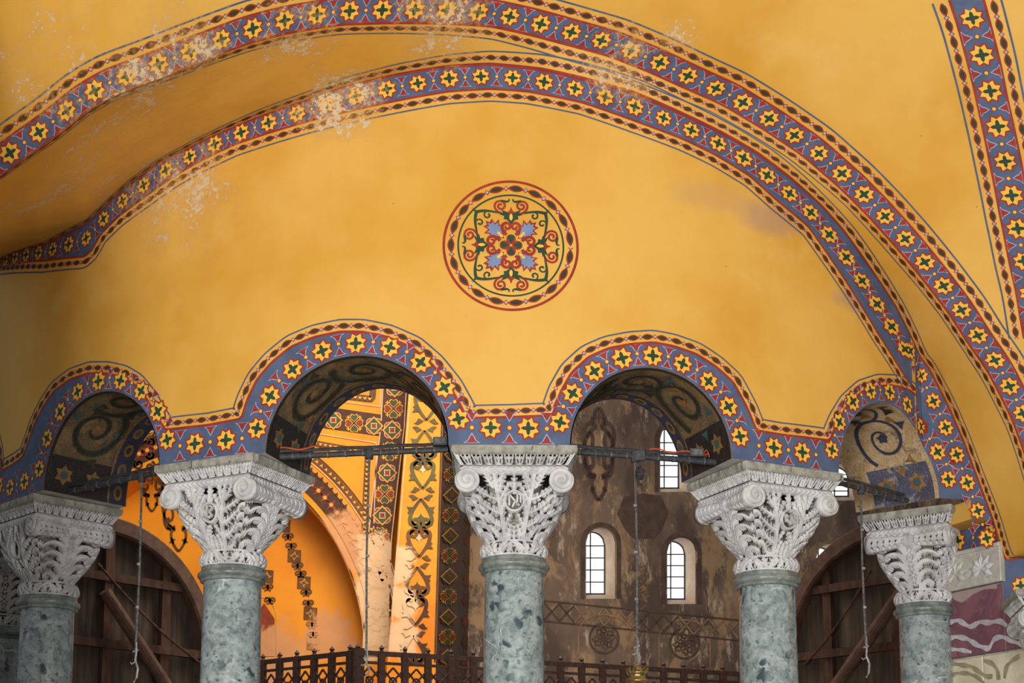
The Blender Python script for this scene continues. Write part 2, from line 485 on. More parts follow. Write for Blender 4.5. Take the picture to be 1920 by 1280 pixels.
def z_low(a):
    for c, r in ARCH:
        if abs(a - c) < r: return ZS + HF(c)*math.sqrt(r*r - (a-c)**2)
    if a > A1 + L1: return 4.42
    if a > 6.24: return 5.42
    return ZS

# ------------------------------------------------------------------ arcade wall
wall = empty('wall_front')
tag(wall, 'ochre plastered drum wall with five arches on carved capitals', None, None, 'structure')
cols = set(np.linspace(-9.2, A_MAX, 420).tolist() + [A1, A1+L1, A1+L1-1e-4, A1+L1+1e-4, 6.24, 6.2401])
for c, r in ARCH:
    for q in np.linspace(0, PI, 49): cols.add(c - r*math.cos(q))
    cols.add(c - r - 1e-4); cols.add(c + r + 1e-4)
cols = sorted(cols)
mb = MB()
NZ = 14
A = []
for a in cols:
    z0, z1 = z_low(a), z_c1(a)
    A.append([W(a, z0 + (z1-z0)*k/NZ) for k in range(NZ+1)])
mb.grid(A)
# inner face of the drum and underside of the arch blocks
A = []; U = []; bed = MB()
for a in cols:
    if a > A1: break
    th = a/RW; q = (CX + RI*math.sin(th), CY - RI*math.cos(th))
    A.append([(q[0], q[1], z_low(a)), (q[0], q[1], z_c1(a) + .0)])
    if not any(abs(a-c) < r for c, r in ARCH): U.append([W(a, z_low(a)), (q[0], q[1], z_low(a))])
    else:
        if len(U) > 1: bed.grid(U)
        U = []
if len(U) > 1: bed.grid(U)
mb.grid(A, flip=True)
# underside of the overhang beside the pier
mb.add([W(6.24, 5.42), W(A1+L1, 5.42), (5.7, 17.4, 5.42), (5.2, 18.2, 5.42), (4.6, 18.0, 5.42), W(6.24, 5.64), (4.6, 18.0, 5.64)], [(0, 1, 2, 3, 4), (0, 4, 6, 5)])
drum = mb.build('plaster_face', M_yel, wall)
bed.build('impost_bed', M_marble, wall)

# blue ground and borders of the arcade
JA = red_w[-1][0]
mb = MB()
def ztop_blue(a): return z_red(a) if a < JA else z_c1(a)
cz = [a for a in cols if a < A1 + L1 + .9]
seg = [[W(a, z_low(a), .003), W(a, ztop_blue(a), .003)] for a in cz if a < JA]
mb.grid(seg, BLUE)
seg = [[W(a, z_low(a), .003), W(a, z_c1(a), .003)] for a in [JA] + [a for a in cz if a > JA]]
mb.grid(seg, BLUE)
S = Strip(red_w, W, 1, 2)
S.line(mb, 0, .026, RED, .006)
S.line(mb, .128, .016, LINE, .004)
beads(S, mb, .062, .15)
# stars along the arches and blocks
def hump(c, r):                      # star path: over one arch
    return [(c - r*1.0*math.cos(q), ZS + .03 + r*math.sin(q)*1.0) for q in np.linspace(.12, PI-.12, 30)]
for c, r in ARCH[:4]:
    S2 = Strip([(c - (r+.125)*math.cos(q), ZS + .02 + (r+.105)*math.sin(q)) for q in np.linspace(.06, PI-.06, 40)], W, 1, 1)
    n = 9; p = S2.len/n
    for i in range(n):
        u = (i+.5)*p
        star(S2, mb, u, .0, .112)
        if i < n-1:
            dot(S2, mb, u+p/2, .02, .018)
            spike(S2, mb, u+p/2, .118, .075, -1)
            spike(S2, mb, u+p/2, -.10, .075, 1)
for i in range(4):
    a0 = ARCH[i][0] + ARCH[i][1]; a1 = ARCH[i+1][0] - ARCH[i+1][1]
    m = (a0+a1)/2; S2 = Strip([(a0-.1, ZS+.17), (a1+.1, ZS+.17)], W, 1, 1)
    for k in (-.5, .5):
        star(S2, mb, S2.len/2 + k*.37, 0, .112)
    for k in (-1, 0, 1):
        u = S2.len/2 + k*.37
        dot(S2, mb, u, 0, .02); spike(S2, mb, u, .165, .085, -1); spike(S2, mb, u, -.155, .085, 1)
# right-hand arch, where two rows of stars run side by side down the pier
c, r = ARCH[4]
S2 = Strip([(c - (r+.12)*math.cos(q), ZS + .02 + (r+.11)*HF(c)*math.sin(q)) for q in np.linspace(.06, PI-.5, 40)] +
           [(c + r + .10, ZS + .42), (c + r + .14, ZS + .05)], W, 1, 2)
starrow(S2, mb, 0, .24, .34, .108)
arc_border = mb.build('painted_border', PAINTS, wall)
arc_border['label'] = 'blue star border following the arcade arches'

# border under the vault
mb = MB()
left_b1 = [a for a in cols if -9.2 <= a < b1low_w[-1][0]]
mb.grid([[W(a, min(z_b1(a), z_c1(a)-.02), .004), W(a, z_c1(a), .004)] for a in left_b1], BLUE)
S = Strip(b1low_w, W, -1, 2)
S.line(mb, 0, .024, RED, .008)
S.line(mb, .132, .016, LINE, .005)
beads(S, mb, .064, .155, 1., 0, S.len - .1)
mid = [(a, (z_b1(a)+z_c1(a))/2) for a in left_b1[::3]]
k0 = [p for p in mid if p[0] < -4.9]; k1 = [p for p in mid if p[0] >= -4.9]
S2 = Strip(mid, W, 1, 6)
def facing(a):
    if a < 2.2 or a > A1: return 1.
    th = a/RW; x, y = CX + RW*math.sin(th), CY - RW*math.cos(th); d = math.hypot(x, y)
    return min(1.75, 1/max(.3, (-x*math.sin(th) + y*math.cos(th))/d))
S2.kx = facing
starrow(S2, mb, .0, .22, .325, .098, off=.008)
# continuation down the pier
edge = [(a, z_c1(a)) for a in np.arange(JA - .1, A1 + L1 + .02, .04)]
S3 = Strip([p for p in edge], W, -1, 4)
starrow(S3, mb, .15, .26, .33, .105, off=.008)
a2 = A1 + L1
S4 = Strip([(a2 + .02, 4.66), (A_MAX, 4.66)], W, 1, 1)
starrow(S4, mb, 0, .22, .36, .1, off=.008)
S = Strip([(a, z_c1(a) - .012) for a in np.arange(-9.1, A_MAX, .03)], W, 1, 2)
S.line(mb, 0, .024, RED, .009)
b1 = mb.build('painted_border', PAINTS, wall)
b1['label'] = 'blue star border along the line where wall meets vault'

# round medallion
mb = MB()
MC = (.42, 7.70)
def MCH(x, y, off): return W(MC[0] + x, MC[1] + y, off)
def ringpath(r, n=97): return [(r*math.cos(q), r*math.sin(q)*1.0) for q in np.linspace(0, 2*PI, n)]
for r, wd, mi in ((.675, .026, RED), (.53, .017, GREEN)):
    ribbon(mb, MCH, ringpath(r), wd, mi, .004)
S = Strip(ringpath(.603, 140), MCH, 1, 1); beads(S, mb, 0, S.len/19, 1.15)
def rot(P, k):
    c, s = math.cos(k*PI/2), math.sin(k*PI/2); P = np.array(P, float)
    return np.c_[P[:, 0]*c - P[:, 1]*s, P[:, 0]*s + P[:, 1]*c]
def mir(P): P = np.array(P, float).copy(); P[:, 0] *= -1; return P
def fanm(c, pts, mi, off, k, m=False):
    c = np.array([c], float); P = np.array(pts, float) + c
    if m: c, P = mir(c), mir(P)
    c, P = rot(c, k)[0], rot(P, k)
    fan(mb, MCH, c, P - c, mi, off)
def leafpts(c, tip, wd, n=4):
    """pointed lobed leaf from c to tip, as a fan"""
    c, tip = np.array(c), np.array(tip); d = tip - c; L = np.linalg.norm(d); d /= L; nn = np.array([-d[1], d[0]])
    P = []
    for sgn in (1, -1):
        half = []
        for i in range(n):
            t = (i+.3)/n
            half.append(c + d*L*(t*.85) + sgn*nn*wd*(.42 + .1*math.sin(t*3)))
            half.append(c + d*L*(t*.85+.24) + sgn*nn*wd*(1.0*math.sin(PI*(.28+.55*t))))
        P += half + ([tip] if sgn == 1 else []) if sgn == 1 else half[::-1]
    return [tuple(p - (c+d*L*.45)) for p in P], tuple(c + d*L*.45)
for k in range(4):
    # diagonal blue leaves with a red outline
    half = [(0, 0), (.035, .028), (.04, .082), (.08, .062), (.105, .118), (.13, .068), (.18, .105), (.178, .048), (.235, .06), (.222, .02)]
    lp = half + [(.262, 0)] + [(x, -y) for x, y in half[:0:-1]]
    d_ = np.array([1, 1])/math.sqrt(2); e_ = np.array([-1, 1])/math.sqrt(2); c0 = d_*.215
    for scl, mi, off in ((1.0, RED, .004), (.76, SKY, .006)):
        fanm(c0, [tuple((d_*(x-.115) + e_*y)*scl) for x, y in lp], mi, off, k)
    pts, cc = leafpts((.075, .075), (.14, .14), .02, 2); fanm(cc, pts, STAR, .009, k)
    # heart lobes in the middle
    fanm((0, .063), ell(.048, .052, 12), RED, .009, k)
    fanm((0, .066), [(-.034, .03), (-.02, .04), (0, .032), (.02, .04), (.034, .03), (.03, 0), (0, -.05), (-.03, 0)], GREEN, .011, k)
    # green cup with red bud
    fanm((0, .295), [(x*1.35, y*1.35) for x, y in ((0, -.055), (.03, -.02), (.055, -.015), (.05, .01), (.085, .02), (.06, .035), (.075, .06), (.03, .04), (0, .02), (-.03, .04), (-.075, .06), (-.06, .035), (-.085, .02), (-.05, .01), (-.055, -.015), (-.03, -.02))], GREEN, .0075, k)
    fanm((0, .345), [(.042, 0), (.014, .02), (0, .06), (-.014, .02), (-.042, 0), (0, -.02)], RED, .0085, k)
    fanm((0, .295), ell(.017, .036, 10), STAR, .010, k)
    for m in (False, True):
        f = (lambda P: rot(mir(P), k)) if m else (lambda P: rot(P, k))
        # red scrolls, inner and outer
        P = np.r_[bez([(.045, .11), (.10, .15), (.11, .22), (.05, .235)], 12), spiral((.042, .193), .042, .008, PI*.45, .9, 18)]
        ribbon(mb, MCH, f(P), np.linspace(.034, .02, len(P)), RED, .008)
        P = np.r_[bez([(.095, .335), (.19, .36), (.185, .475), (.10, .465)], 14), spiral((.105, .415), .05, .010, PI*.55, 1.15, 24)]
        ribbon(mb, MCH, f(P), np.linspace(.022, .022, len(P)), RED, .006)
        P = bez([(.10, .465), (.05, .46), (.012, .45), (.02, .49)], 10)
        ribbon(mb, MCH, f(P), np.linspace(.03, .012, len(P)), GREEN, .007)
        # green vine swinging to the diagonals
        P = bez([(.07, .33), (.16, .345), (.25, .38), (.355, .345)], 14)
        ribbon(mb, MCH, f(P), np.linspace(.012, .034, len(P)), GREEN, .006)
        P = spiral((.235, .315), .042, .012, PI*.5, -.95, 18)
        ribbon(mb, MCH, f(P), np.linspace(.014, .02, len(P)), GREEN, .006)
        fan(mb, MCH, *[(lambda q: (q[0], [tuple(z - q[0]) for z in q[1:]]))(f(np.array([(.335, .335), (.30, .36), (.345, .345), (.385, .40), (.36, .33)])))][0], GREEN, .0065)
med = mb.build('painted_medallion', PAINTS, wall)
med['label'] = 'round painted medallion with scrolling leaves in two rings'

# ------------------------------------------------------------------ soffits of the arches
def soffit_chart(c, r):
    def f(phi, d, off):
        rr = r - off
        a = c - rr*math.cos(phi); z = ZS + rr*HF(c)*math.sin(phi)
        th = a/RW; p = W(a, z)
        return (p[0] - d*math.sin(th), p[1] + d*math.cos(th), z)
    return f
S_worn = mosaic('worn_navy_fresco', srgb(78, 80, 104), srgb(64, 62, 80), srgb(150, 136, 124), srgb(178, 168, 160))
SOFP = [S_green, S_dark, S_navy, S_gold, S_teal, S_worn]
for i, (c, r) in enumerate(ARCH):
    ch = soffit_chart(c, r); ch2 = lambda x, y, off, ch=ch, r=r: ch(x/r, y, off)
    mb = MB()
    rnd = random.Random(i)
    A = []
    for q in np.linspace(0, PI, 61):
        A.append([np.array(ch(q, d, rnd.uniform(-.004, .006) if d > 0 else .0)) for d in np.linspace(0, RW-RI, 13)])
    mb.grid(A, flip=True)
    so = mb.build('arch_soffit', M_mos_pale if i == 4 else M_mos, wall, True)
    so['label'] = 'worn cream and blue painted arch soffit' if i == 4 else 'dark sooty mosaic arch soffit with scrolls'
    mb = MB(); Ltot = PI*r
    main = 2 if i == 4 else 0
    # edge bands and spring band
    if i != 4:
        for d0, d1, mi in ((.82, 1.04, 2), (.80, .83, 3), (.0, .035, 1)):
            mb.grid([[ch(q, d0, .012), ch(q, d1, .012)] for q in np.linspace(0, PI, 50)], mi, True)
        for k in range(11):
            fan(mb, ch2, ((k+.5)*Ltot/11, .93), ell(.09, .06, 10), 3, .016)
            fan(mb, ch2, ((k+.5)*Ltot/11, .93), ell(.05, .03, 8), 4 if k % 2 else 0, .019)
    for sgn in (0, 1):      # dark panels by the springing with flowers
        x0, x1 = (0, .42) if sgn == 0 else (Ltot-.42, Ltot)
        mb.grid([[ch2(x, .04, .013), ch2(x, .8, .013)] for x in np.linspace(x0, x1, 8)], 1 if i != 4 else 5, True)
        for kk in (.22, .6):
            cxx = (x0+x1)/2
            fan(mb, ch2, (cxx, kk), star_pts(.12, .075, 6), 3, .017)
            fan(mb, ch2, (cxx, kk), ell(.05, .05, 8), 4, .02)
    nsp = 3
    for k in range(nsp):
        cc = (.5 + (k+.5)*(Ltot-1.0)/nsp, .42)
        dr = 1 if k % 2 == 0 else -1
        P = spiral(cc, .34, .05, PI*(.2+k), dr*1.6, 44); P[:, 0] = cc[0] + (P[:, 0]-cc[0])*1.15
        ribbon(mb, ch2, P, np.linspace(.085, .045, len(P))*(1 if i != 4 else .55), main, .014)
        ribbon(mb, ch2, P, np.linspace(.03, .015, len(P)), 1 if i != 4 else 2, .017)
        fan(mb, ch2, cc, star_pts(.075, .05, 5, k), 3 if i != 4 else 2, .016)
        for q in range(5):
            a = rnd.uniform(0, 2*PI); e = (cc[0] + .43*math.cos(a), min(.72, max(.1, cc[1] + .32*math.sin(a))))
            fan(mb, ch2, e, [(x*rnd.uniform(.7, 1.2), y) for x, y in star_pts(.085, .035, 3, a)], rnd.choice([0, 1, 4, 3] if i != 4 else [2, 1, 3]), .015)
    so2 = mb.build('mosaic_scrolls', SOFP, wall)

# ------------------------------------------------------------------ vault: soffit strip and web
PN = np.array([.33, -1., 0]); P0 = np.array([0, 13.95, 0.])
c2 = [on_plane(px, py, P0, PN) for px, py in [(-150, 455), (-70, 385)] + C2_PIX]
c2 = smooth(c2, .05, 4)
c1_ = np.array([W(a, z_c1(a)) for a in np.linspace(-7.2, A_MAX - .5, 400)])
# pair the two curves by their share of length, with matched landmarks
def arclen(P): return np.r_[0, np.cumsum(np.linalg.norm(np.diff(P, axis=0), axis=1))]
def project(P):
    P = np.atleast_2d(P); h = P[:, 2] - CZ
    y2 = h*math.cos(T) - P[:, 1]*math.sin(T); z2 = h*math.sin(T) + P[:, 1]*math.cos(T)
    return np.c_[960 + F*P[:, 0]/z2, PY - F*y2/z2]
px1, px2 = project(c1_), project(c2)
l1, l2 = arclen(c1_), arclen(c2)
lm = [(px1[0], px2[0]), ((186, 397), (150, 215)), ((485, 219), (464, 80)), ((920, 120), (905, 46)), ((1280, 214), (1320, 178)), ((1540, 385), (1610, 385)), ((1742, 690), (1815, 640)), ((1836, 905), (1898, 782)), (px1[-1], px2[-1])]
k1 = [l1[np.argmin(((px1 - np.array(a))**2).sum(1))] for a, b in lm]
k2 = [l2[np.argmin(((px2 - np.array(b))**2).sum(1))] for a, b in lm]
NS = 260
u = np.linspace(0, l2[-1], NS)
uu = np.interp(u, k2, k1)
C2 = np.array([[np.interp(x, l2, c2[:, k]) for k in range(3)] for x in u])
C1 = np.array([[np.interp(x, l1, c1_[:, k]) for k in range(3)] for x in uu])
OC = on_plane(800, 900, P0, PN)
pn = PN/np.linalg.norm(PN)
rad = C2 - OC; rad /= np.linalg.norm(rad, axis=1, keepdims=True)
VD = .6*rad + .8*pn
VD /= np.linalg.norm(VD, axis=1, keepdims=True)
for _ in range(20): VD[1:-1] = (VD[:-2] + VD[1:-1] + VD[2:])/3
VD /= np.linalg.norm(VD, axis=1, keepdims=True)
tan2 = np.gradient(C2, axis=0); tan2 /= np.linalg.norm(tan2, axis=1, keepdims=True)
VN = np.cross(VD, tan2); VN /= np.linalg.norm(VN, axis=1, keepdims=True)
VN *= np.sign(((np.array([0, 0, CZ]) - C2)*VN).sum(1))[NS//2]
SN = np.cross(C2 - C1, tan2); SN /= np.linalg.norm(SN, axis=1, keepdims=True)
VW = np.array([0, 0, CZ])
SN *= np.sign(((VW - (C1+C2)/2)*SN).sum(1))[:, None]
SL = np.linalg.norm(C2 - C1, axis=1)
def li(A_, x):
    f = min(max(x/l2[-1]*(NS-1), 0), NS-1.001); i = int(f); k = f - i
    return A_[i]*(1-k) + A_[i+1]*k
def V(s_, w_, off=0.): return tuple(li(C2, s_) + li(VD, s_)*w_ + li(VN, s_)*off)
def SW(s_, w_, off=0.): return tuple(li(C1, s_) + (li(C2, s_)-li(C1, s_))/li(SL, s_)*w_ + li(SN, s_)*off)
def SV(s_, w_, off=0.): return tuple(li(C2, s_) - (li(C2, s_)-li(C1, s_))/li(SL, s_)*w_ + li(SN, s_)*off)
vault = empty('ceiling')
tag(vault, 'ochre plastered vault over the gallery with painted ribs', None, None, 'structure')
mb = MB(); mb.grid([[C2[i] + VD[i]*w_ for w_ in np.linspace(0, 4.2, 24)] for i in range(NS)])
mb.build('vault_web', M_yel, vault, True)
mb = MB(); mb.grid([[C1[i]*(1-k) + C2[i]*k for k in np.linspace(0, 1, 12)] for i in range(NS)])
so = mb.build('vault_soffit', M_yel, vault, True)
so['label'] = 'narrow curved soffit between the two star borders'
# big arch border on the web edge
mb = MB()
BW = .25
TOT = l2[-1]
base = [(x, 0.) for x in np.linspace(0, TOT, 300)]
S = Strip(base, V, 1, 1)
S.line(mb, BW/2, BW, BLUE, .003)
S.line(mb, .0, .02, RED, .006); S.line(mb, BW, .026, RED, .006)
S.line(mb, BW + .145, .018, LINE, .004)
beads(S, mb, BW + .072, .165, 1.1)
starrow(S, mb, BW/2, BW, .325, .102)
S = Strip(base, SV, 1, 1)
S.line(mb, .15, .016, LINE, .004); S.line(mb, .012, .02, RED, .006); beads(S, mb, .08, .15)
S = Strip(base, SW, 1, 1)
S.line(mb, .15, .016, LINE, .004); S.line(mb, .012, .02, RED, .006); beads(S, mb, .08, .15)
o = mb.build('painted_border', PAINTS, vault); o['label'] = 'blue star border along the edge of the big arch'
# groin border at the upper right
gs, gw = np.meshgrid(np.linspace(TOT*.45, TOT, 900), np.linspace(0, 4.1, 420), indexing='ij')
fi = np.clip(gs/TOT*(NS-1), 0, NS-1.001); ii = fi.astype(int); kk = (fi-ii)[..., None]
GP = C2[ii]*(1-kk) + C2[ii+1]*kk + (VD[ii]*(1-kk) + VD[ii+1]*kk)*gw[..., None]
gp = project(GP.reshape(-1, 3)).reshape(*gs.shape, 2)
def Vpix(px, py):
    i = np.argmin(((gp - (px, py))**2).sum(-1)); return (gs.flat[i], gw.flat[i])
mb = MB()
gl = [Vpix(*p) for p in [(1780,0),(1810,100),(1835,200),(1855,300),(1875,400),(1895,500),(1910,575),(1920,635)]]
gr = [Vpix(*p) for p in [(1845,0),(1870,100),(1890,190),(1910,280),(1928,380),(1945,480),(1958,560),(1968,640)]]
GL, GR = smooth(gl, .05, 8), smooth(gr, .05, 8)
n = 60
rs = lambda P: np.array([[np.interp(x, np.linspace(0, 1, len(P)), P[:, k]) for k in range(2)] for x in np.linspace(0, 1, n)])
GL, GR = rs(GL), rs(GR)
mb.grid([[V(*GL[i], .003), V(*GR[i], .003)] for i in range(n)], BLUE)
SLf = Strip(GL, V, -1, 2); SRt = Strip(GR, V, 1, 2)
wdt = float(np.mean(np.linalg.norm(GL-GR, axis=1)))
side = 1
for S in (SLf, SRt):
    S.line(mb, 0, .024, RED, .006); S.line(mb, .14, .018, LINE, .004); beads(S, mb, .07, .16)
S = Strip((GL+GR)/2, V, 1, 2); starrow(S, mb, 0, wdt, .33, .105)
o = mb.build('painted_border', PAINTS, vault); o['label'] = 'blue star border running down the vault groin'

# ------------------------------------------------------------------ columns
TH = [-1.255, -.8477, -.3854, .0683, .496, .9443]
RZ = [-1.2, -.777, -.448, .0086, .446, .99]
def col_pos(k): return (CX + RC*math.sin(TH[k]), CY - RC*math.cos(TH[k]))
ZC = ZA - 1.045               # underside of the carved part of the capital
COLLAB = ['dark marble column at the far left edge behind its neighbour', 'grey-green marble column with leftmost fully seen capital', 'pale grey-green marble column before the orange apse',
          'middle green marble column under the painted medallion', 'blue-green breccia marble column before the brown windowed wall', 'dark blue-green marble column beside the purple veined wall']
shaft = None
for k in range(6):
    x, y = col_pos(k)
    c = empty('marble_column', (x, y, 0))
    tag(c, COLLAB[k], 'column', 'columns of the curved arcade')
    if shaft is None:
        mb = MB(); zz = np.linspace(.34, ZC - .13, 14)
        mb.lathe([(.325 - .03*(z/ZC)**1.5, z) for z in zz], 64)
        shaft = mb.build('shaft', M_verde, c, True).data
        mb = MB()
        r0 = .30
        mb.lathe([(.29, ZC-.155), (.315, ZC-.155), (.332, ZC-.145), (.336, ZC-.13), (.318, ZC-.122), (.325, ZC-.12), (.352, ZC-.105), (.362, ZC-.085), (.357, ZC-.062), (.338, ZC-.047), (.328, ZC-.042), (.325, ZC-.028), (.322, ZC), (.25, ZC)], 64)
        collar = mb.build('collar', M_collar, c, True).data
        mb = MB()
        mb.box((0, 0, .075), (.46, .46, .075))
        mb.lathe([(.3, .15), (.44, .15), (.46, .19), (.44, .23), (.37, .25), (.36, .27), (.39, .29), (.39, .32), (.34, .34), (.3, .34)], 48)
        cbase = mb.build('base', M_marble, c).data
    else:
        link('shaft', shaft, c); link('collar', collar, c); link('base', cbase, c)

# ------------------------------------------------------------------ capitals: carved by height maps
class Relief:
    def __init__(s, X, Y):
        s.X, s.Y = X, Y; s.h = np.zeros_like(X)
    def stroke(s, a, b, wa, wb, edge=.006, groove=.0, top=1.):
        ax, ay = a; dx, dy = b[0]-ax, b[1]-ay; L = dx*dx + dy*dy + 1e-12
        t = np.clip(((s.X-ax)*dx + (s.Y-ay)*dy)/L, 0, 1)
        d = np.hypot(s.X-ax-t*dx, s.Y-ay-t*dy); wd = wa + (wb-wa)*t
        h = np.clip((wd - d)/edge + .5, 0, 1)*top
        if groove: h = h - groove*np.clip(1 - d/(.30*wd+.002), 0, 1)*(h > .9)
        s.h = np.maximum(s.h, h)
    def path(s, P, wa, wb, **k):
        n = len(P) - 1
        for i in range(n):
            s.stroke(P[i], P[i+1], wa + (wb-wa)*i/n, wa + (wb-wa)*(i+1)/n, **k)
    def leaf(s, P, w0, n=5, L=.07, ang=.9, sides=(1, -1), lw=.013, groove=.35):
        P = bez(P, 13)
        s.path(P, w0, w0*.45, groove=groove)
        for i in range(n):
            f = (i+.6)/n*12; j = min(int(f), 11); p = P[j]; d = P[j+1] - P[j]; d = d/np.linalg.norm(d)
            for sg in sides:
                c_, s_ = math.cos(ang*sg), math.sin(ang*sg)
                e = np.array([d[0]*c_ - d[1]*s_, d[0]*s_ + d[1]*c_])
                l = L*(1 - .45*i/n)
                s.stroke(p, p + e*l, lw, .003, groove=groove*.6)
    def ring(s, c, r, wd, groove=.0):
        d = np.abs(np.hypot(s.X-c[0], s.Y-c[1]) - r)
        s.h = np.maximum(s.h, np.clip((wd-d)/.006 + .5, 0, 1))
    def cut(s, c, r):
        d = np.hypot(s.X-c[0], s.Y-c[1]); s.h = np.where(d < r, np.minimum(s.h, .0), s.h)
BH = .655                                  # height of the basket
def hw_(v): return np.interp(v, [0, .06, .17, .34, .5, .62, .8, 1], [.292, .312, .362, .432, .476, .492, .497, .5])
def face_relief(side, nu=170, nv=130):
    v = np.linspace(0, 1, nv); u_ = np.linspace(-1, 1, nu)
    U_, V_ = np.meshgrid(u_, v, indexing='ij')
    X = U_*hw_(V_); Y = V_*BH
    R = Relief(np.abs(X), Y)
    if not side:
        R.path(bez([(.10, 0), (.11, .2), (.17, .36), (.21, .66)], 14), .024, .016, groove=.3)
        for y0, tip in ((.015, (.255, .11)), (.13, (.33, .25)), (.25, (.39, .375)), (.375, (.435, .50))):
            x0 = .11 + .1*(y0/.66)
            R.leaf([(x0, y0), (x0+.09, y0+.015), ((x0+tip[0])/2+.05, tip[1]-.04), tip], .016, 5, .056, .9, lw=.0105)
        for y0, tip, L in ((.0, (.03, .15), .04), (.10, (.035, .24), .04), (.24, (.085, .44), .034), (.36, (.05, .55), .045), (.44, (.11, .63), .045)):
            x0 = .10 + .1*(y0/.66)
            R.leaf([(x0, y0), (x0-.03, y0+.04), (tip[0]+.03, tip[1]-.04), tip], .014, 4, L*1.05, .9, lw=.0115)
        R.leaf([(.22, .50), (.26, .56), (.29, .6), (.31, .655)], .018, 4, .065, .8, lw=.013)
        R.leaf([(.0, .47), (.0, .52), (.0, .58), (.0, .655)], .014, 4, .05, .8, lw=.0115)
        R.leaf([(.2, .5), (.17, .56), (.13, .6), (.1, .66)], .015, 4, .05, .8, lw=.012)
        R.leaf([(.0, .0), (.0, .05), (.0, .1), (.0, .13)], .012, 3, .05, .7, lw=.01)
        R.leaf([(.05, .0), (.055, .04), (.05, .08), (.045, .1)], .012, 2, .04, .7, lw=.01)
        R.cut((0, .365), .098); R.ring((0, .365), .095, .013)
        for y0 in np.arange(.06, .5, .095):     # drooping leaves turning the corner
            hw = float(hw_((y0+.05)/BH))
            R.leaf([(hw+.02, y0+.06), (hw-.04, y0+.09), (hw-.09, y0+.075), (hw-.115, y0+.03)], .026, 6, .045, 1.25, (1,), .012, .2)
    else:
        for y0 in (.10, .27, .44):
            R.ring((0, y0), .052, .009); R.stroke((0, y0-.05), (0, y0+.05), .008, .008); R.stroke((0, y0), (.05, y0), .008, .008); R.stroke((0, y0), (.036, y0+.036), .006, .006); R.stroke((0, y0), (.036, y0-.036), .006, .006)
        for y0 in (.185, .355, .52): R.ring((0, y0), .022, .009)
        for y0 in np.arange(-.03, .6, .108):
            R.leaf([(.055, y0), (.10, y0+.13), (.25, y0+.155), (.36 + .12*max(y0, 0), y0+.06)], .032, 9, .05, 1.35, (-1,), .0145, .25)
            R.stroke((.05, y0+.03), (.075, y0+.12), .010, .012)
        for y0 in np.arange(.03, .62, .108):
            hw = float(hw_(min(1, max(0, y0/BH))))
            R.leaf([(hw+.02, y0), (hw-.03, y0+.05), (hw-.06, y0+.03), (hw-.075, y0)], .022, 4, .045, 1.1, (1, -1), .012, .2)
    h = R.h
    h = np.maximum(h, np.clip((.018 - Y)/.006, 0, 1)); h = np.maximum(h, np.clip((Y - BH + .03)/.006, 0, 1))
    return u_, v, h
def basket_mesh(deep=None):
    rows = []; hs = []
    for f in range(4):
        u_, v, h = face_relief(f % 2 == 1)
        U_, V_ = np.meshgrid(u_, v, indexing='ij')
        ph = np.arctan(U_*.999)
        n = np.interp(V_, [0, .12, .4, .8, 1], [2, 2.2, 3.2, 5.5, 7])
        r = hw_(V_)/(np.abs(np.cos(ph))**n + np.abs(np.sin(ph))**n)**(1/n)
        r = r - (1-h)*.055*np.interp(V_, [0, .2, 1], [.6, 1, 1]) if deep is None else r*.57
        a = ph + f*PI/2 - PI/2
        P = np.stack([r*np.cos(a), r*np.sin(a)*.92, V_*BH - 1.045 + .15], -1)
        rows.append(P[:-1]); hs.append(h[:-1])
    P = np.concatenate(rows, 0); P = np.concatenate([P, P[:1]], 0)
    H = np.concatenate(hs, 0); H = np.concatenate([H, H[:1]], 0)
    return P, H
def grid_mesh(name, P, mat, keep=None):
    nu, nv = P.shape[:2]
    idx = np.arange(nu*nv).reshape(nu, nv)
    q = np.stack([idx[:-1, :-1], idx[1:, :-1], idx[1:, 1:], idx[:-1, 1:]], -1).reshape(-1, 4)
    if keep is not None:
        k = keep; q = q[(np.maximum(np.maximum(k[:-1, :-1], k[1:, :-1]), np.maximum(k[1:, 1:], k[:-1, 1:])) > .02).reshape(-1)]
    me = bpy.data.meshes.new(name)
    me.vertices.add(nu*nv); me.vertices.foreach_set('co', P.reshape(-1))
    me.loops.add(q.size); me.loops.foreach_set('vertex_index', q.reshape(-1).astype(np.int32))
    me.polygons.add(len(q)); me.polygons.foreach_set('loop_start', np.arange(0, q.size, 4, dtype=np.int32))
    me.polygons.foreach_set('use_smooth', np.ones(len(q), bool))
    me.materials.append(mat); me.update(calc_edges=True); me.validate()
    return me
def square_loop(n):
    """outline of a square (half width 1) with n samples a side, starting at the front left corner; returns xy and side coordinate"""
    t = np.linspace(-1, 1, n, endpoint=False); o = np.ones(n)
    xy = np.concatenate([np.c_[t, -o], np.c_[o, t], np.c_[-t, o], np.c_[-o, -t]]); return np.r_[xy, xy[:1]], np.r_[np.tile(t, 4), -1]
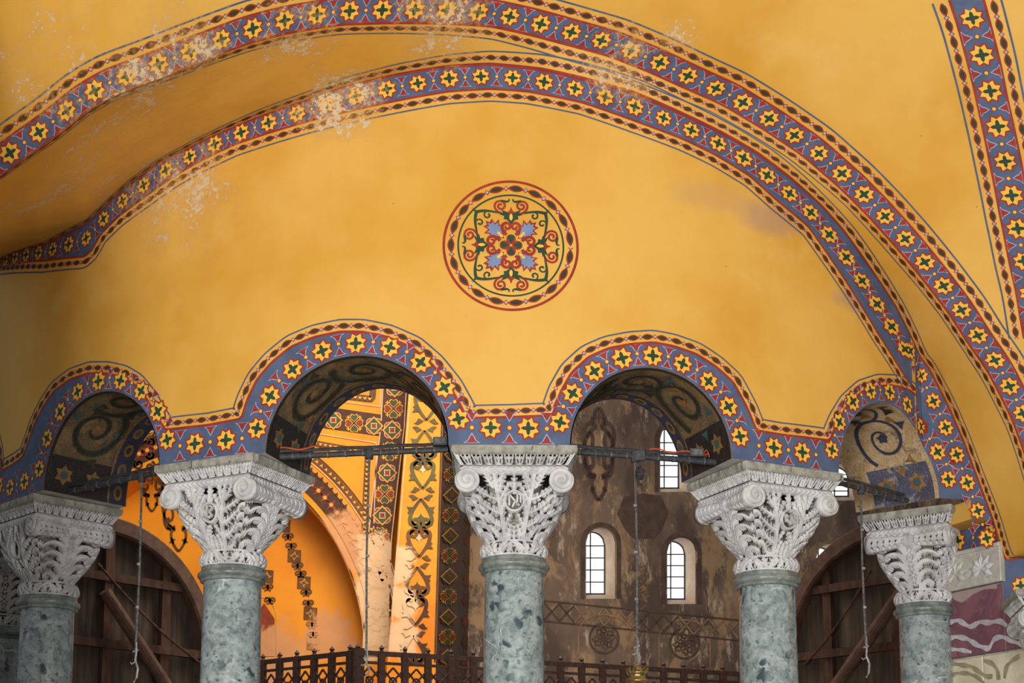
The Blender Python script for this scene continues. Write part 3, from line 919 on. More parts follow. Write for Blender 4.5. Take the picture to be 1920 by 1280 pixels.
def frieze_mesh(deep=None):
    n, nv = 210, 26
    xy, t = square_loop(n); v = np.linspace(0, 1, nv)      # v: bottom to top
    Tm, Vm = np.meshgrid(t*.58, v*.11, indexing='ij')
    per = .1055
    q = np.abs((Tm/per) % 1 - .5)*per                         # mirrored unit
    R = Relief(q, Vm)
    R.stroke((0, .0), (0, .11), .0075, .004, edge=.003); R.stroke((.0, .045), (.02, .078), .004, .003, edge=.003)
    R.path([(.042, .11), (.036, .07), (.030, .03), (.02, .012), (.0, .006)], .0045, .005, edge=.003)
    h = np.maximum(R.h, np.clip((.008 - Vm)/.004, 0, 1)); h = np.maximum(h, np.clip((Vm - .102)/.004, 0, 1))
    h = np.maximum(h, np.clip((np.abs(Tm) - .555)/.01, 0, 1))
    sx = .53 + (.605-.53)*v; sy = .485 + (.545-.485)*v
    P = np.zeros((len(xy), nv, 3)); dd = (1-h)*.04 if deep is None else np.full_like(h, deep)
    ax = (np.abs(xy) > .9999)*1.; P[..., 0] = xy[:, :1]*(sx[None] - dd*ax[:, :1]); P[..., 1] = xy[:, 1:]*(sy[None] - dd*ax[:, 1:]); P[..., 2] = -.185 + .11*v[None]
    return P, h
def cord_mesh():
    n, nv = 150, 13
    xy, t = square_loop(n); v = np.linspace(0, 1, nv)
    Tm, Vm = np.meshgrid(np.abs(t)*.5, v, indexing='ij')
    ph = (Tm/.055 + np.abs(Vm-.5)*1.4) % 1
    h = np.clip(np.abs(ph-.5)*4-.4, 0, 1)*np.sin(PI*np.clip(Vm*1.1-.05, 0, 1))**.5
    sx = .512 + .022*np.sin(PI*v); sy = .468 + .022*np.sin(PI*v)
    P = np.zeros((len(xy), nv, 3)); dd = (1-h)*.011
    ax = (np.abs(xy) > .9999)*1.; P[..., 0] = xy[:, :1]*(sx[None] - dd*ax[:, :1]); P[..., 1] = xy[:, 1:]*(sy[None] - dd*ax[:, 1:]); P[..., 2] = -.262 + .08*v[None]
    return P
def vine_mesh(deep=None):
    n, nv = 420, 30
    a = np.linspace(0, 2*PI, n); v = np.linspace(0, 1, nv)
    Lc = 2*PI*.35; per = Lc/12
    Am, Vm = np.meshgrid(a/(2*PI)*Lc, v*.15, indexing='ij')
    x = Am % per; flip = ((Am//per) % 2 == 0); y = np.where(flip, Vm, .15 - Vm)
    R = Relief(x, y)
    R.path(bez([(0, .03), (per*.3, .0), (per*.7, .15), (per, .12)], 10), .011, .011, edge=.005)
    R.leaf([(per*.15, .03), (per*.15, .09), (per*.3, .12), (per*.55, .125)], .013, 4, .05, 1.0, (1, -1), .011, .2)
    R.leaf([(per*.75, .11), (per*.9, .08), (per*.8, .03), (per*.6, .025)], .012, 3, .04, 1.0, (1, -1), .010, .2)
    h = np.maximum(R.h, np.clip((.016 - Vm)/.005, 0, 1)); h = np.maximum(h, np.clip((Vm - .136)/.005, 0, 1))
    r = .318 + .032*np.sin(PI*np.clip(v, 0, 1))**.8
    P = np.zeros((n, nv, 3)); rr = r[None] - ((1-h)*.03 if deep is None else deep)
    P[..., 0] = rr*np.cos(a)[:, None]; P[..., 1] = rr*np.sin(a)[:, None]; P[..., 2] = -1.045 + .15*v[None]
    return P, h
def volute_mesh():
    n, nv = 72, 34
    a = np.linspace(0, 2*PI, n); r = np.linspace(0, 1, nv)
    Am, Rm = np.meshgrid(a, r, indexing='ij')
    ph = (Rm*2.2 - Am/(2*PI)) % 1
    h = np.where(Rm < .2, 1.2*np.sqrt(np.clip(1-(Rm/.2)**2, 0, 1)), np.clip(1.25*np.sin(PI*ph)**.6, 0, 1))
    P = np.zeros((n, nv, 3)); rad = .124*Rm
    P[..., 0] = rad*np.cos(Am); P[..., 2] = rad*np.sin(Am)
    P[..., 1] = -(.034*h + .03*(1 - Rm)) ; P[:, -1, 1] = .03
    return P
def bolster_mesh():
    n, nv = 96, 150
    a = np.linspace(0, 2*PI, n); v = np.linspace(-1, 1, nv)
    Am, Vm = np.meshgrid(a, v, indexing='ij')
    r0 = np.interp(np.abs(v), [0, .06, .1, .5, 1], [.088, .092, .078, .098, .118])
    Lr = .1
    s_ = Vm*.5; q = np.abs(((s_ + .02*0)/.075) % 1 - .5)*.075
    w_ = np.abs(((Am*Lr)/.079) % 1 - .5)*.079
    R = Relief(w_, q)
    R.stroke((0, 0), (0, .04), .009, .009, edge=.005); R.stroke((.0, .03), (.04, .006), .009, .006, edge=.005); R.stroke((.04, 0), (.04, .012), .01, .006, edge=.004)
    R.stroke((.0, .012), (.026, .0), .006, .004, edge=.004)
    h = np.maximum(R.h, (np.abs(Vm) < .085)*1.); h = np.maximum(h, (np.abs(Vm) > .94)*1.)
    h = h - (np.abs(Vm) < .085)*.5*(np.sin(Am*18 + Vm*120) > .2)
    rr = r0[None] - (1-np.clip(h, 0, 1))*.034
    P = np.zeros((n, nv, 3))
    P[..., 0] = rr*np.cos(Am); P[..., 2] = rr*np.sin(Am)*1.02; P[..., 1] = Vm*.47
    return P, h
CM = {}
P_, H_ = basket_mesh(); CM['basket'] = grid_mesh('basket', P_, M_marble, H_)
CM['core'] = grid_mesh('core', basket_mesh('core')[0][::10, ::10], M_slab)  # cores get a greyer marble: shade of the drilled holes put into colour
P_, H_ = frieze_mesh(); CM['frieze'] = grid_mesh('abacus_frieze', P_, M_marble, H_)
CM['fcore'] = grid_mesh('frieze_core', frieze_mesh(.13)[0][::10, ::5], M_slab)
CM['cord'] = grid_mesh('cord_moulding', cord_mesh(), M_marble)
P_, H_ = vine_mesh(); CM['vine'] = grid_mesh('vine_ring', P_, M_marble, H_)
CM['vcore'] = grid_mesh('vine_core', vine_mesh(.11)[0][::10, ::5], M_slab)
CM['volute'] = grid_mesh('volute', volute_mesh(), M_marble)
P_, H_ = bolster_mesh(); CM['bolster'] = grid_mesh('bolster', P_, M_marble, H_)
mb = MB()      # plain abacus slab, slightly chipped, with a sloped lower edge
rnd = random.Random(3)
xy, t = square_loop(24)
A = []
for p in xy[:-1]:
    j = rnd.uniform(-.006, .004)
    A.append([(p[0]*(x+j), p[1]*(y+j), z) for x, y, z in ((.585, .525, -.09), (.610, .55, -.078), (.622, .561, -.06), (.624+j, .563+j, -.008), (.617, .556, 0))])
A.append(A[0]); mb.grid(A)
mb.add([a[-1] for a in A[:-1]], [tuple(range(len(A)-1))])
CM['slab'] = mb.build('abacus', M_slab).data
bpy.data.objects.remove(bpy.data.objects['abacus'])
def letters(kind):
    mb = MB()
    def bar(a, b, wd=.009):
        a, b = np.array(a), np.array(b); d = (b-a)/np.linalg.norm(b-a); nn = np.array([-d[1], d[0]])*wd
        P = []
        for yy in (-.012, .014):
            P += [(q[0], yy, q[1]) for q in (a-nn, b-nn, b+nn, a+nn)]
        mb.add(P, [(0, 1, 2, 3), (4, 7, 6, 5), (0, 4, 5, 1), (1, 5, 6, 2), (2, 6, 7, 3), (3, 7, 4, 0)])
    if kind == 0:
        for a, b in (((-.05, -.06), (-.05, .055)), ((-.045, .05), (.05, -.06)), ((.03, -.055), (.03, .07)), ((.03, .06), (.068, .06)), ((-.02, -.075), (.01, -.01)), ((.062, .05), (.062, -.03)), ((-.015, .07), (.03, .07))): bar(a, b)
    elif kind == 1:
        for a, b in (((-.055, -.05), (-.055, .05)), ((-.055, .05), (-.01, -.06)), ((-.01, -.06), (-.01, .07)), ((.02, .06), (.06, .045)), ((.06, .045), (.02, .0)), ((.02, .0), (.06, -.04)), ((.06, -.04), (.015, -.065))): bar(a, b)
    else:
        for a, b in (((-.06, -.04), (-.06, .045)), ((-.06, .045), (-.03, .02)), ((-.03, .02), (-.06, 0)), ((-.055, 0), (-.02, -.05)), ((-.015, -.07), (.01, .05)), ((.01, .05), (.03, -.06)), ((.045, -.05), (.045, .05)), ((.045, .045), (.075, .045)), ((.045, 0), (.07, 0)), ((-.01, .075), (.02, .075))): bar(a, b)
    o = mb.build('monogram', M_marble); me = o.data; bpy.data.objects.remove(o)
    return me
MONO = [letters(k) for k in range(3)]
CAPLAB = ['carved marble capital cut off by the far left edge', 'carved marble capital turned away, leftmost one seen whole', 'carved marble capital before the orange apse, two volutes facing left',
          'carved marble capital at centre facing straight ahead with monogram', 'carved marble capital before the brown wall, facing right', 'small carved marble capital beside the purple veined wall']
def make_capital(loc, rz, label, mono_=None, scl=1., group='carved capitals of the curved arcade'):
    c = empty('carved_capital', loc, rz); c.scale = (scl,)*3
    tag(c, label, 'capital', group)
    link('abacus', CM['slab'], c)['label'] = 'plain grey weathered slab'
    link('abacus_frieze', CM['frieze'], c); link('cord_moulding', CM['cord'], c); link('vine_ring', CM['vine'], c)
    b = link('basket', CM['basket'], c)
    b['label'] = 'deeply pierced acanthus foliage'
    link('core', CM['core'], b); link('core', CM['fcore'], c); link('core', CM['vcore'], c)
    if mono_ is not None:
        m = link('monogram', MONO[mono_], b); m.location = (0, -.452, -1.045 + .15 + .365); m.rotation_euler = (-.10, 0, 0)
    for sx in (-1, 1):
        bo = link('bolster', CM['bolster'], c); bo.location = (sx*.465, 0, -.335)
        for sy in (-1, 1):
            v = link('volute', CM['volute'], bo); v.location = (0, sy*.47, 0); v.rotation_euler = (0, 0, 0 if sy < 0 else PI)
            v.scale = (sx*sy*-1, 1, 1)
    return c
for k in range(6):
    x, y = col_pos(k)
    make_capital((x, y, ZA), RZ[k], CAPLAB[k], {2: 1, 3: 0, 4: 2}.get(k))

# ------------------------------------------------------------------ iron ties, cables and lamps
def pol(th, r, z): return np.array([CX + r*math.sin(th), CY - r*math.cos(th), z])
TIES = []
TL = ['black iron tie bar in the leftmost arch', 'black iron tie bar across the arch before the orange apse', 'black iron tie bar across the arch before the windows', 'black iron tie bar in the rightmost small arch']
ZT = 5.575
for i, (k0, k1) in enumerate(((1, 2), (2, 3), (3, 4), (4, 5))):
    dth = .052
    rT = RC + .22
    ca, ra = ARCH[i+1]
    p, q = pol((ca-ra)/RW + .003, rT, ZT + .1), pol((ca+ra)/RW - .003, rT, ZT + .1)
    t = empty('iron_tie', tuple((p+q)/2)); tag(t, TL[i], 'tie bar', 'iron ties between the capitals')
    c0 = (p+q)/2
    mb = MB(); mb.tube([p-c0, q-c0], .032, 8); mb.build('bar', M_iron, t)
    mb = MB(); pts = []
    for f in np.linspace(0, .94, 12):
        e = p*(1-f) + q*f - c0; pts.append(e + np.array([0, .0, .058 + .004*math.sin(f*20)]))
    mb.tube(pts, .019, 6); mb.build('conduit', M_iron, t)
    for f in np.linspace(.08, .92, 9):
        mb = MB(); e = p*(1-f) + q*f - c0; d = (q-p)/np.linalg.norm(q-p)*.008
        mb.tube([e-d, e+d], .036, 8); mb.build('binding', M_wire, t)
    mb = MB(); pts = [p*(1-f) + q*f - c0 + np.array([0, -.02, .075 + .015*math.sin(f*31+i)]) for f in (np.linspace(.0, .22, 9) if i == 1 else np.linspace(.55, .95, 12))]
    if i in (1, 2): mb.tube(pts, .008, 5); o = mb.build('orange_cable', M_orangewire, t); o['label'] = 'thin orange electric cable'
    TIES.append((p, q))
def at_tie(i, px):
    p, q = TIES[i]
    fs = np.linspace(0, 1, 400); P = np.array([p*(1-f) + q*f for f in fs]); j = np.argmin(abs(project(P)[:, 0] - px)); return P[j]
def z_at(P, py):        # height above the floor at which a plumb line through P meets picture row py
    zs = np.linspace(0, 8, 4000); pr = project(np.c_[np.full(4000, P[0]), np.full(4000, P[1]), zs])[:, 1]; return float(zs[np.argmin(abs(pr-py))])
WL = ['dark hanging cable with hook in the leftmost arch', 'dark hanging cable with hook before the orange apse', 'dark hanging cable that carries the brass lamp', 'dark hanging cable with hook in the rightmost small arch']
lampP = None
for i, (px, ye, yw) in enumerate(((266, 1279, 1220), (692, 1268, 1232), (1190, 1248, 1212), (1614, 1270, 1212))):
    P = at_tie(i, px); ze = z_at(P, ye); zw = z_at(P, yw)
    t = empty('lamp_cable', tuple(P)); tag(t, WL[i], 'cable', 'lamp cables hanging from the ties')
    zt = -.035
    mb = MB(); mb.tube([(0, 0, .05), (0, 0, zt), (.012*(-1)**i, 0, (zw-P[2])*.5), (0, 0, zw-P[2])], .0125, 6); mb.build('cable', M_wire, t)
    mb = MB(); mb.tube([(-.0, 0, zt-.03), (0, 0, zt+.075)], .042, 8); mb.build('clamp', M_iron, t)
    for f in (.25, .5, .75):
        mb = MB(); z = zt*(1-f) + (zw-P[2])*f; mb.tube([(0, 0, z-.012), (0, 0, z+.012)], .02, 6); mb.build('joint', M_silver, t)
    z0 = zw - P[2]; ln = ze - zw
    mb = MB(); pts = [(0, 0, z0+.12), (.008, 0, z0), (0, 0, z0+ln*.3), (.03, 0, z0+ln*.55), (.02, 0, z0+ln*.85), (-.01, 0, z0+ln)]
    mb.tube(pts, .012, 6)
    mb.tube([(-.03, 0, z0-.01), (.03, 0, z0+.01)], .01, 6)
    mb.tube([(.0, 0, z0+ln*.35), (-.04, 0, z0+ln*.42), (-.05, 0, z0+ln*.36)], .008, 6)
    mb.build('hook', M_silver, t)
    if i == 2: lampP = (P[0], P[1], ze)
# brass oil lamp hanging from the third cable
x, y, z = lampP
lamp = empty('brass_lamp', (x, y, z)); tag(lamp, 'aged brass hanging lamp at the bottom edge below its cable', 'lamp')
mb = MB(); mb.lathe([(.0, .01), (.03, .0), (.055, -.03), (.06, -.05), (.095, -.06), (.10, -.075), (.085, -.085), (.085, -.13), (.11, -.14), (.115, -.16), (.08, -.18), (.07, -.30), (.15, -.42), (.16, -.5), (.08, -.6), (.03, -.66), (.0, -.67)], 32)
mb.build('body', M_brass, lamp, True)
for k in range(10):
    a = 2*PI*k/10; mb = MB(); mb.tube([(.095*math.cos(a), .095*math.sin(a), -.075), (.10*math.cos(a), .10*math.sin(a), -.03), (.088*math.cos(a), .088*math.sin(a), -.01)], [.012, .014, .004], 6); mb.build('crown_prong', M_brass, lamp)
for k in range(3):
    a = 2*PI*k/3 + .3; mb = MB(); mb.tube([(.15*math.cos(a), .15*math.sin(a), -.45), (.21*math.cos(a), .21*math.sin(a), -.38), (.19*math.cos(a), .19*math.sin(a), -.30), (.09*math.cos(a), .09*math.sin(a), -.16)], .011, 6); mb.build('arm', M_brass, lamp)
# small spotlight and two junction boxes on the ties
P = at_tie(2, 1199)
sp = empty('spotlight', tuple(P)); tag(sp, 'small black spotlight hanging under the tie bar beside the lamp cable', 'spotlight')
mb = MB(); mb.box((0, -.03, -.0), (.05, .03, .05)); mb.build('bracket', M_iron, sp)
mb = MB(); mb.tube([(0, -.02, -.05), (0, -.02, -.16)], .012, 6); mb.build('stem', M_iron, sp)
mb = MB(); mb.tube([(0, 0, -.13), (0, -.02, -.16), (0, -.05, -.22), (0, -.06, -.235)], [.03, .045, .048, .04], 12); mb.build('head', M_iron, sp)
for i, px, lab in ((1, 826, 'small black junction box on the tie beside the middle capital'), (2, 1306, 'small black junction box on the tie beside the right arch foot')):
    P = at_tie(i, px); b = empty('junction_box', (P[0], P[1], P[2] + .03)); tag(b, lab, 'junction box', 'junction boxes on the ties')
    mb = MB(); mb.box((0, -.01, .045), (.07, .045, .042)); mb.build('housing', M_iron, b)
    mb = MB(); mb.box((0, -.06, .045), (.055, .006, .03)); mb.build('lid', M_wire, b)
    mb = MB(); mb.tube([(.07, -.02, .04), (.1, -.02, .08), (.12, -.02, .05), (.13, -.02, .0)], .007, 5); mb.build('cable_loop', M_orangewire if i == 2 else M_iron, b)

# ------------------------------------------------------------------ pier on the right: stone revetment
def stone(name, c1, c2, c3, sc, warp=1.2, vec=(1, 1, 1)):
    N = NT(name, .35, .4)
    wv = N.noise(sc, 6, .6, N.scale(N.pos, vec), warp)
    c = N.mix(N.rng(wv, .35, .6), c1, c2); c = N.mix(N.rng(N.noise(sc*4, 5, .65), .55, .72), c, c3)
    return N.done(c)
M_porph = stone('purple_porphyry', srgb(132, 88, 98), srgb(112, 74, 84), srgb(150, 104, 110), 2.)
M_vein = simple('grey_white_vein', srgb(196, 192, 196), srgb(168, 162, 168), 12, .4, .4)
M_pink = stone('pink_grey_mortar', srgb(184, 144, 140), srgb(160, 146, 140), srgb(150, 140, 130), 4.)
M_alab = stone('cream_alabaster', srgb(214, 206, 184), srgb(198, 188, 158), srgb(186, 172, 138), 3.)
M_alabv = simple('olive_grey_vein', srgb(158, 150, 122), srgb(134, 126, 104), 9, .4, .4)
M_corn = stone('grey_cornice_stone', srgb(196, 192, 182), srgb(176, 172, 162), srgb(150, 146, 136), 5.)
QA = np.array([4.78, 18.05]); QB = PB.copy()
QL = float(np.linalg.norm(QB-QA)); QD = (QB-QA)/QL; QN = np.array([QD[1], -QD[0]])
if QN @ (-QA) < 0: QN = -QN
def Q(s_, z, off=0.):
    p = QA + QD*s_ + QN*off; return (p[0], p[1], z)
def Qpix(px, py):
    p = on_plane(px, py, (*QA, 0), (*QN, 0)); return ((p[:2]-QA) @ QD, p[2])
pier = empty('wall_right'); tag(pier, 'pier side clad in purple and cream marble slabs', None, None, 'structure')
mb = MB(); mb.add([Q(0, 0, -.06), Q(QL, 0, -.06), Q(QL, 5.42, -.06), Q(0, 5.42, -.06), Q(QL+.42, 0, -.06), Q(QL+.42, 4.4, -.06), Q(QL, 4.4, -.06)], [(0, 1, 2, 3), (1, 4, 5, 6)]); mb.build('core', M_corn, pier)
zc0 = Qpix(1840, 1098)[1]; zc1 = Qpix(1835, 1027)[1]; zp0 = Qpix(1820, 1231)[1]
def slab(name, s0, s1, z0, z1, off, mat, parent=pier):
    m = MB(); b = .008
    P = [Q(s0, z0, -.05), Q(s1, z0, -.05), Q(s1, z1, -.05), Q(s0, z1, -.05), Q(s0, z0, off-b), Q(s1, z0, off-b), Q(s1, z1, off-b), Q(s0, z1, off-b), Q(s0+b, z0+b, off), Q(s1-b, z0+b, off), Q(s1-b, z1-b, off), Q(s0+b, z1-b, off)]
    m.add(P, [(8, 9, 10, 11), (4, 5, 9, 8), (5, 6, 10, 9), (6, 7, 11, 10), (7, 4, 8, 11), (0, 1, 5, 4), (1, 2, 6, 5), (2, 3, 7, 6), (3, 0, 4, 7)])
    return m.build(name, mat, parent)
zc = zc0
o = slab('painted_panel', 0, QL, zc1 + .005, 5.42, .0, P_blue)
mb = MB(); S2 = Strip([(.0, 5.28), (QL, 5.28)], Q, 1, 1)
for f in (.60, .90): star(S2, mb, QL*f, .02, .115, .008)
dot(S2, mb, QL*.75, .02, .02, .008); spike(S2, mb, QL*.75, -.12, .08, 1, .008); spike(S2, mb, QL*.45, -.12, .08, 1, .008); spike(S2, mb, QL*.75, .14, .08, -1, .008)
mb.build('painted_border', PAINTS, pier)
co = slab('cornice', 0, QL+.02, zc, zc1, .05, M_corn); co['label'] = 'grey stone cornice with carved vine leaves'
slab('cornice_fillet', 0, QL+.03, zc1-.05, zc1, .075, M_corn)
for j, px_ in enumerate((1797, 1846)):
    cx0, cz0 = Qpix(px_, 1065)[0], (zc+zc1)/2 - .02
    R_ = []
    mb = MB()
    for a in np.linspace(-.55, PI+.55, 7):
        tip = (.2*math.cos(a), .19*math.sin(a)); nx, ny = -math.sin(a)*.045, math.cos(a)*.045
        P = [Q(cx0, cz0-.02, .058), Q(cx0+tip[0]*.55+nx, cz0-.02+tip[1]*.55+ny, .062), Q(cx0+tip[0], cz0-.02+tip[1], .054), Q(cx0+tip[0]*.55-nx, cz0-.02+tip[1]*.55-ny, .062), Q(cx0+tip[0]*.5, cz0-.02+tip[1]*.5, .088)]
        mb.add(P, [(0, 1, 4), (1, 2, 4), (2, 3, 4), (3, 0, 4)])
    o = mb.build('vine_leaf', M_marble if j else M_corn, co)
    if j: o['label'] = 'whitened carved vine leaf'
s0 = 0
po = slab('marble_slab', s0, QL, zp0 + .012, zc - .02, .0, M_porph); slab('marble_slab', QL + .004, QL + .42, zp0 + .012, 4.41, .0, M_porph); po['label'] = 'purple marble slab with white wavy veins'
def vein(parent, pix, wd, mat, name='vein'):
    mb = MB(); P = smooth([Qpix(*p) for p in pix], .02, 3)
    w_ = np.array([wd*(.75 + .5*math.sin(i*.31)**2) for i in range(len(P))])
    ribbon(mb, Q, P, w_, 0, .004); return mb.build(name, mat, parent)
cv = lambda L: [(1600 + x/3.556, 920 + y/3.556) for x, y in L]
vein(po, cv([(600, 890), (700, 860), (780, 910), (850, 870), (900, 880), (980, 865), (1040, 910), (1138, 950)]), .055, M_vein)
vein(po, cv([(600, 995), (690, 970), (760, 985), (830, 1030), (905, 1055), (940, 985), (990, 970), (1138, 1030)]), .055, M_vein)
vein(po, cv([(600, 1070), (660, 1055), (720, 1060), (790, 1075)]), .045, M_vein)
# ragged pink mortar at the head of the purple slab
mb = MB(); pts = cv([(605, 690), (640, 700), (690, 735), (730, 745), (770, 715), (800, 690), (850, 665), (880, 655), (960, 652)])
top = [Qpix(p[0], 1095) for p in pts]
A = []
for p in pts:
    a = Qpix(*p); A.append([Q(min(a[0], QL-.01), a[1], .004), Q(min(a[0], QL-.01), zc-.02, .004)])
mb.grid(A); mb.build('mortar_patch', M_pink, pier)
al = []
for j, (s0, s1) in enumerate(((0, QL*.78), (QL*.78+.008, QL+.42))):
    o = slab('marble_slab', s0, s1, zp0-1.3, zp0-.012, .0, M_alab); o['label'] = 'cream alabaster slab with olive veins'; al.append(o)
    slab('marble_slab', s0, s1, 1.2, zp0-1.31, .0, M_alab); slab('marble_slab', s0, s1, 0, 1.19, .0, M_porph)
vein(al[0], cv([(612, 1180), (660, 1150), (720, 1160), (790, 1170), (830, 1200), (890, 1240), (930, 1235)]), .05, M_alabv)
vein(al[0], cv([(620, 1270), (680, 1215), (760, 1215), (830, 1240), (880, 1290)]), .045, M_alabv)
vein(al[0], cv([(870, 1130), (930, 1150), (965, 1200), (970, 1260)]), .05, M_alabv)
vein(al[1], cv([(1010, 1250), (1020, 1170), (1060, 1130), (1110, 1100)]), .05, M_alabv)
# low capital of the pier front at the right edge
p = np.array([5.93, 15.85])
make_capital((p[0], p[1], 4.42), math.atan2(D2[1], D2[0]) + .0, 'carved marble capital cut off by the right edge, below the star border', None, .9, 'pilaster capitals')
pil = empty('pilaster', (p[0], p[1], 0)); tag(pil, 'marble shaft under the capital at the right edge', 'column')
mb = MB(); mb.lathe([(.3, .1), (.29, 2.0), (.275, 4.42 - 1.045*.9)], 40); mb.build('shaft', M_verde, pil, True)
mb = MB(); mb.box((0, 0, .05), (.4, .4, .05)); mb.build('base', M_marble, pil)

# ------------------------------------------------------------------ unseen block added left of the view to shade the far-left wall
mb = MB(); mb.box((-5.75, 10.0, 5.5), (1.5, .7, 5.5)); tag(mb.build('wall_shade_blocker', M_corn), 'unseen stone block added left of the view to shade the wall', None, None, 'structure')
# ------------------------------------------------------------------ floor
mb = MB(); mb.add([(-40, -12, 0), (40, -12, 0), (40, 62, 0), (-40, 62, 0)], [(0, 1, 2, 3)])
tag(mb.build('floor', M_floor), 'grey stone paving of the gallery and nave', None, None, 'structure')

# ------------------------------------------------------------------ nave: brown end wall with windows
def oldwall(name, a, b, c_, d):
    N = NT(name, .85, .15)
    v = N.scale(N.pos, (1, 1, .6))
    c = N.mix(N.rng(N.noise(.55, 5, .6, v), .38, .6), a, b)
    c = N.mix(N.rng(N.noise(.7, 7, .72, v, .5), .50, .60), c, c_)
    c = N.mix(N.math('MULTIPLY', N.rng(N.noise(2.2, 8, .75, N.scale(N.pos, (1, 1, .35))), .54, .66), .8), c, d)
    N.bump(N.noise(5, 5), .3, .03)
    return N.done(c)
M_brown = oldwall('stained_brown_plaster', srgb(134, 111, 96), srgb(98, 81, 73), srgb(168, 136, 106), srgb(210, 186, 162))
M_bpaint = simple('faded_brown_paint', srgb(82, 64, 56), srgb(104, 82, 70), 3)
M_bgold = simple('faded_ochre_paint', srgb(168, 132, 96), srgb(136, 106, 82), 3)
M_jamb = simple('pale_jamb_plaster', srgb(206, 184, 164), srgb(182, 158, 138), 2)
M_leadf = simple('dark_window_lead', srgb(70, 74, 82), srgb(54, 58, 64), 4)
def emit(name, col, st):
    N = NT(name); N.b.inputs['Emission Color'].default_value = col; N.b.inputs['Emission Strength'].default_value = st
    return N.done(col)
M_glass = emit('daylit_glass', (.93, .97, 1, 1), 1.25)
BP0 = np.array([1.3, 46., 0]); BD = np.array([6.3, 3.6, 0]); BD /= np.linalg.norm(BD); BN = np.array([BD[1], -BD[0], 0])
def BWp(px, py, off=0.): return tuple(on_plane(px, py, BP0, BN) + BN*off)
WIN = [(1099, 1153, 990, 1122, 'arched window with white panes, left of the lower pair'), (1251, 1304, 1008, 1132, 'arched window with white panes, right of the lower pair'),
       (1238, 1292, 796, 922, 'tall arched window seen high under the right arch'), (1531, 1580, 1020, 1150, 'arched window mostly hidden behind the right roundel'), (1560, 1612, 868, 938, 'arched window glimpsed below the rightmost arch')]
def ytop(wd, x):
    c = (wd[0]+wd[1])/2; r = (wd[1]-wd[0])/2; return wd[2] + r - math.sqrt(max(0, r*r - (x-c)**2))
back = empty('wall_back'); tag(back, 'stained brown plaster wall of the nave with arched windows', None, None, 'structure')
xs = set(range(700, 2060, 20))
for wd in WIN: xs |= set(np.linspace(wd[0], wd[1], 15).tolist())
xs = sorted(xs)
mb = MB()
for a, b in zip(xs[:-1], xs[1:]):
    m = (a+b)/2
    hs = sorted([wd for wd in WIN if wd[0] <= m <= wd[1]], key=lambda q: q[2])
    ya, yb = 560, 560
    for wd in hs:
        mb.add([BWp(a, ya), BWp(b, yb), BWp(b, ytop(wd, b)), BWp(a, ytop(wd, a))], [(0, 1, 2, 3)])
        ya = yb = wd[3]
    mb.add([BWp(a, ya), BWp(b, yb), BWp(b, 1620), BWp(a, 1620)], [(0, 1, 2, 3)])
mb.build('plaster_face', M_brown, back)
for i, wd in enumerate(WIN):
    x0, x1, y0, y1 = wd[:4]
    wo = empty('window_%d' % (i+1)); tag(wo, wd[4], None, None, 'structure')
    D = -.62
    loop = [(x, ytop(wd, x)) for x in np.linspace(x0, x1, 15)] + [(x1, y1), (x0, y1)]
    loop = [(x0, y1)] + [(x, y) for x, y in loop[:-2]] + [(x1, y1)]
    mb = MB(); mb.grid([[BWp(x, y, 0), BWp(x + .0, y, D)] for x, y in loop]); mb.add([BWp(x0, y1), BWp(x1, y1), BWp(x1, y1-14, D), BWp(x0, y1-14, D)], [(0, 1, 2, 3)])
    mb.build('reveal', M_jamb, wo)
    mb = MB()
    yb = y1 - 14
    for dd in (D + .06, D):
        pass
    xm = (x0+x1)/2
    def bar(xa, ya, xb, yb_, wd_=1.15):
        mb.tube([BWp(xa, ya, D+.03), BWp(xb, yb_, D+.03)], wd_/57, 6)
    for p, q in zip(loop[:-1], loop[1:]): bar(p[0], min(p[1], yb), q[0], min(q[1], yb), 2.)
    bar(x0, yb, x1, yb, 2.); bar(xm, y0, xm, yb)
    rows = np.linspace(yb, y0 + 4, 6)
    for y in rows[1:-1]: bar(x0, y, x1, y)
    mb.build('frame', M_leadf, wo)
    for r in range(5):
        for sx in (0, 1):
            xa, xb = (x0 + 2, xm - 1.3) if sx == 0 else (xm + 1.3, x1 - 2)
            yl, yh = rows[r] - 1.2, rows[r+1] + 1.2
            top = [(x, max(yh if r < 4 else y0, ytop(wd, x) + 2)) for x in np.linspace(xa, xb, 6)]
            P = [(xa, yl)] + top + [(xb, yl)]
            m2 = MB(); n = len(P)
            m2.add([BWp(x, y, D+.02) for x, y in P] + [BWp(x, y, D) for x, y in P], [tuple(range(n)), tuple(range(n, 2*n))[::-1]] + [(k, (k+1) % n, n+(k+1) % n, n+k) for k in range(n)])
            m2.build('pane', M_glass, wo)
# faded painting on the brown wall
mb = MB()
for wd in WIN[:3]:        # dotted dark surround of each window
    c = (wd[0]+wd[1])/2; r = (wd[1]-wd[0])/2 + 7
    P = [(c - r, wd[3])] + [(c - r*math.cos(q), wd[2] + (wd[1]-wd[0])/2 - r*math.sin(q)) for q in np.linspace(0, PI, 16)] + [(c + r, wd[3])]
    ribbon(mb, BWp, smooth(P, 4, 0), 8, 0, .02)
for y0, y1 in ((1130, 1165),):
    f = lambda x, k: y0 + k + (x-1040)*.1 - 2
    for k, wd_ in ((0, 3), (38, 3)): ribbon(mb, BWp, [(x, f(x, k)) for x in range(860, 1720, 20)], wd_, 0, .02)
    for j, x in enumerate(range(880, 1700, 28)):
        for sg in (1, -1):
            ribbon(mb, BWp, [(x, f(x, 19 - 16*sg)), (x+28, f(x+28, 19 + 16*sg))], 3.2, 1 if j % 7 < 4 else 0, .022)
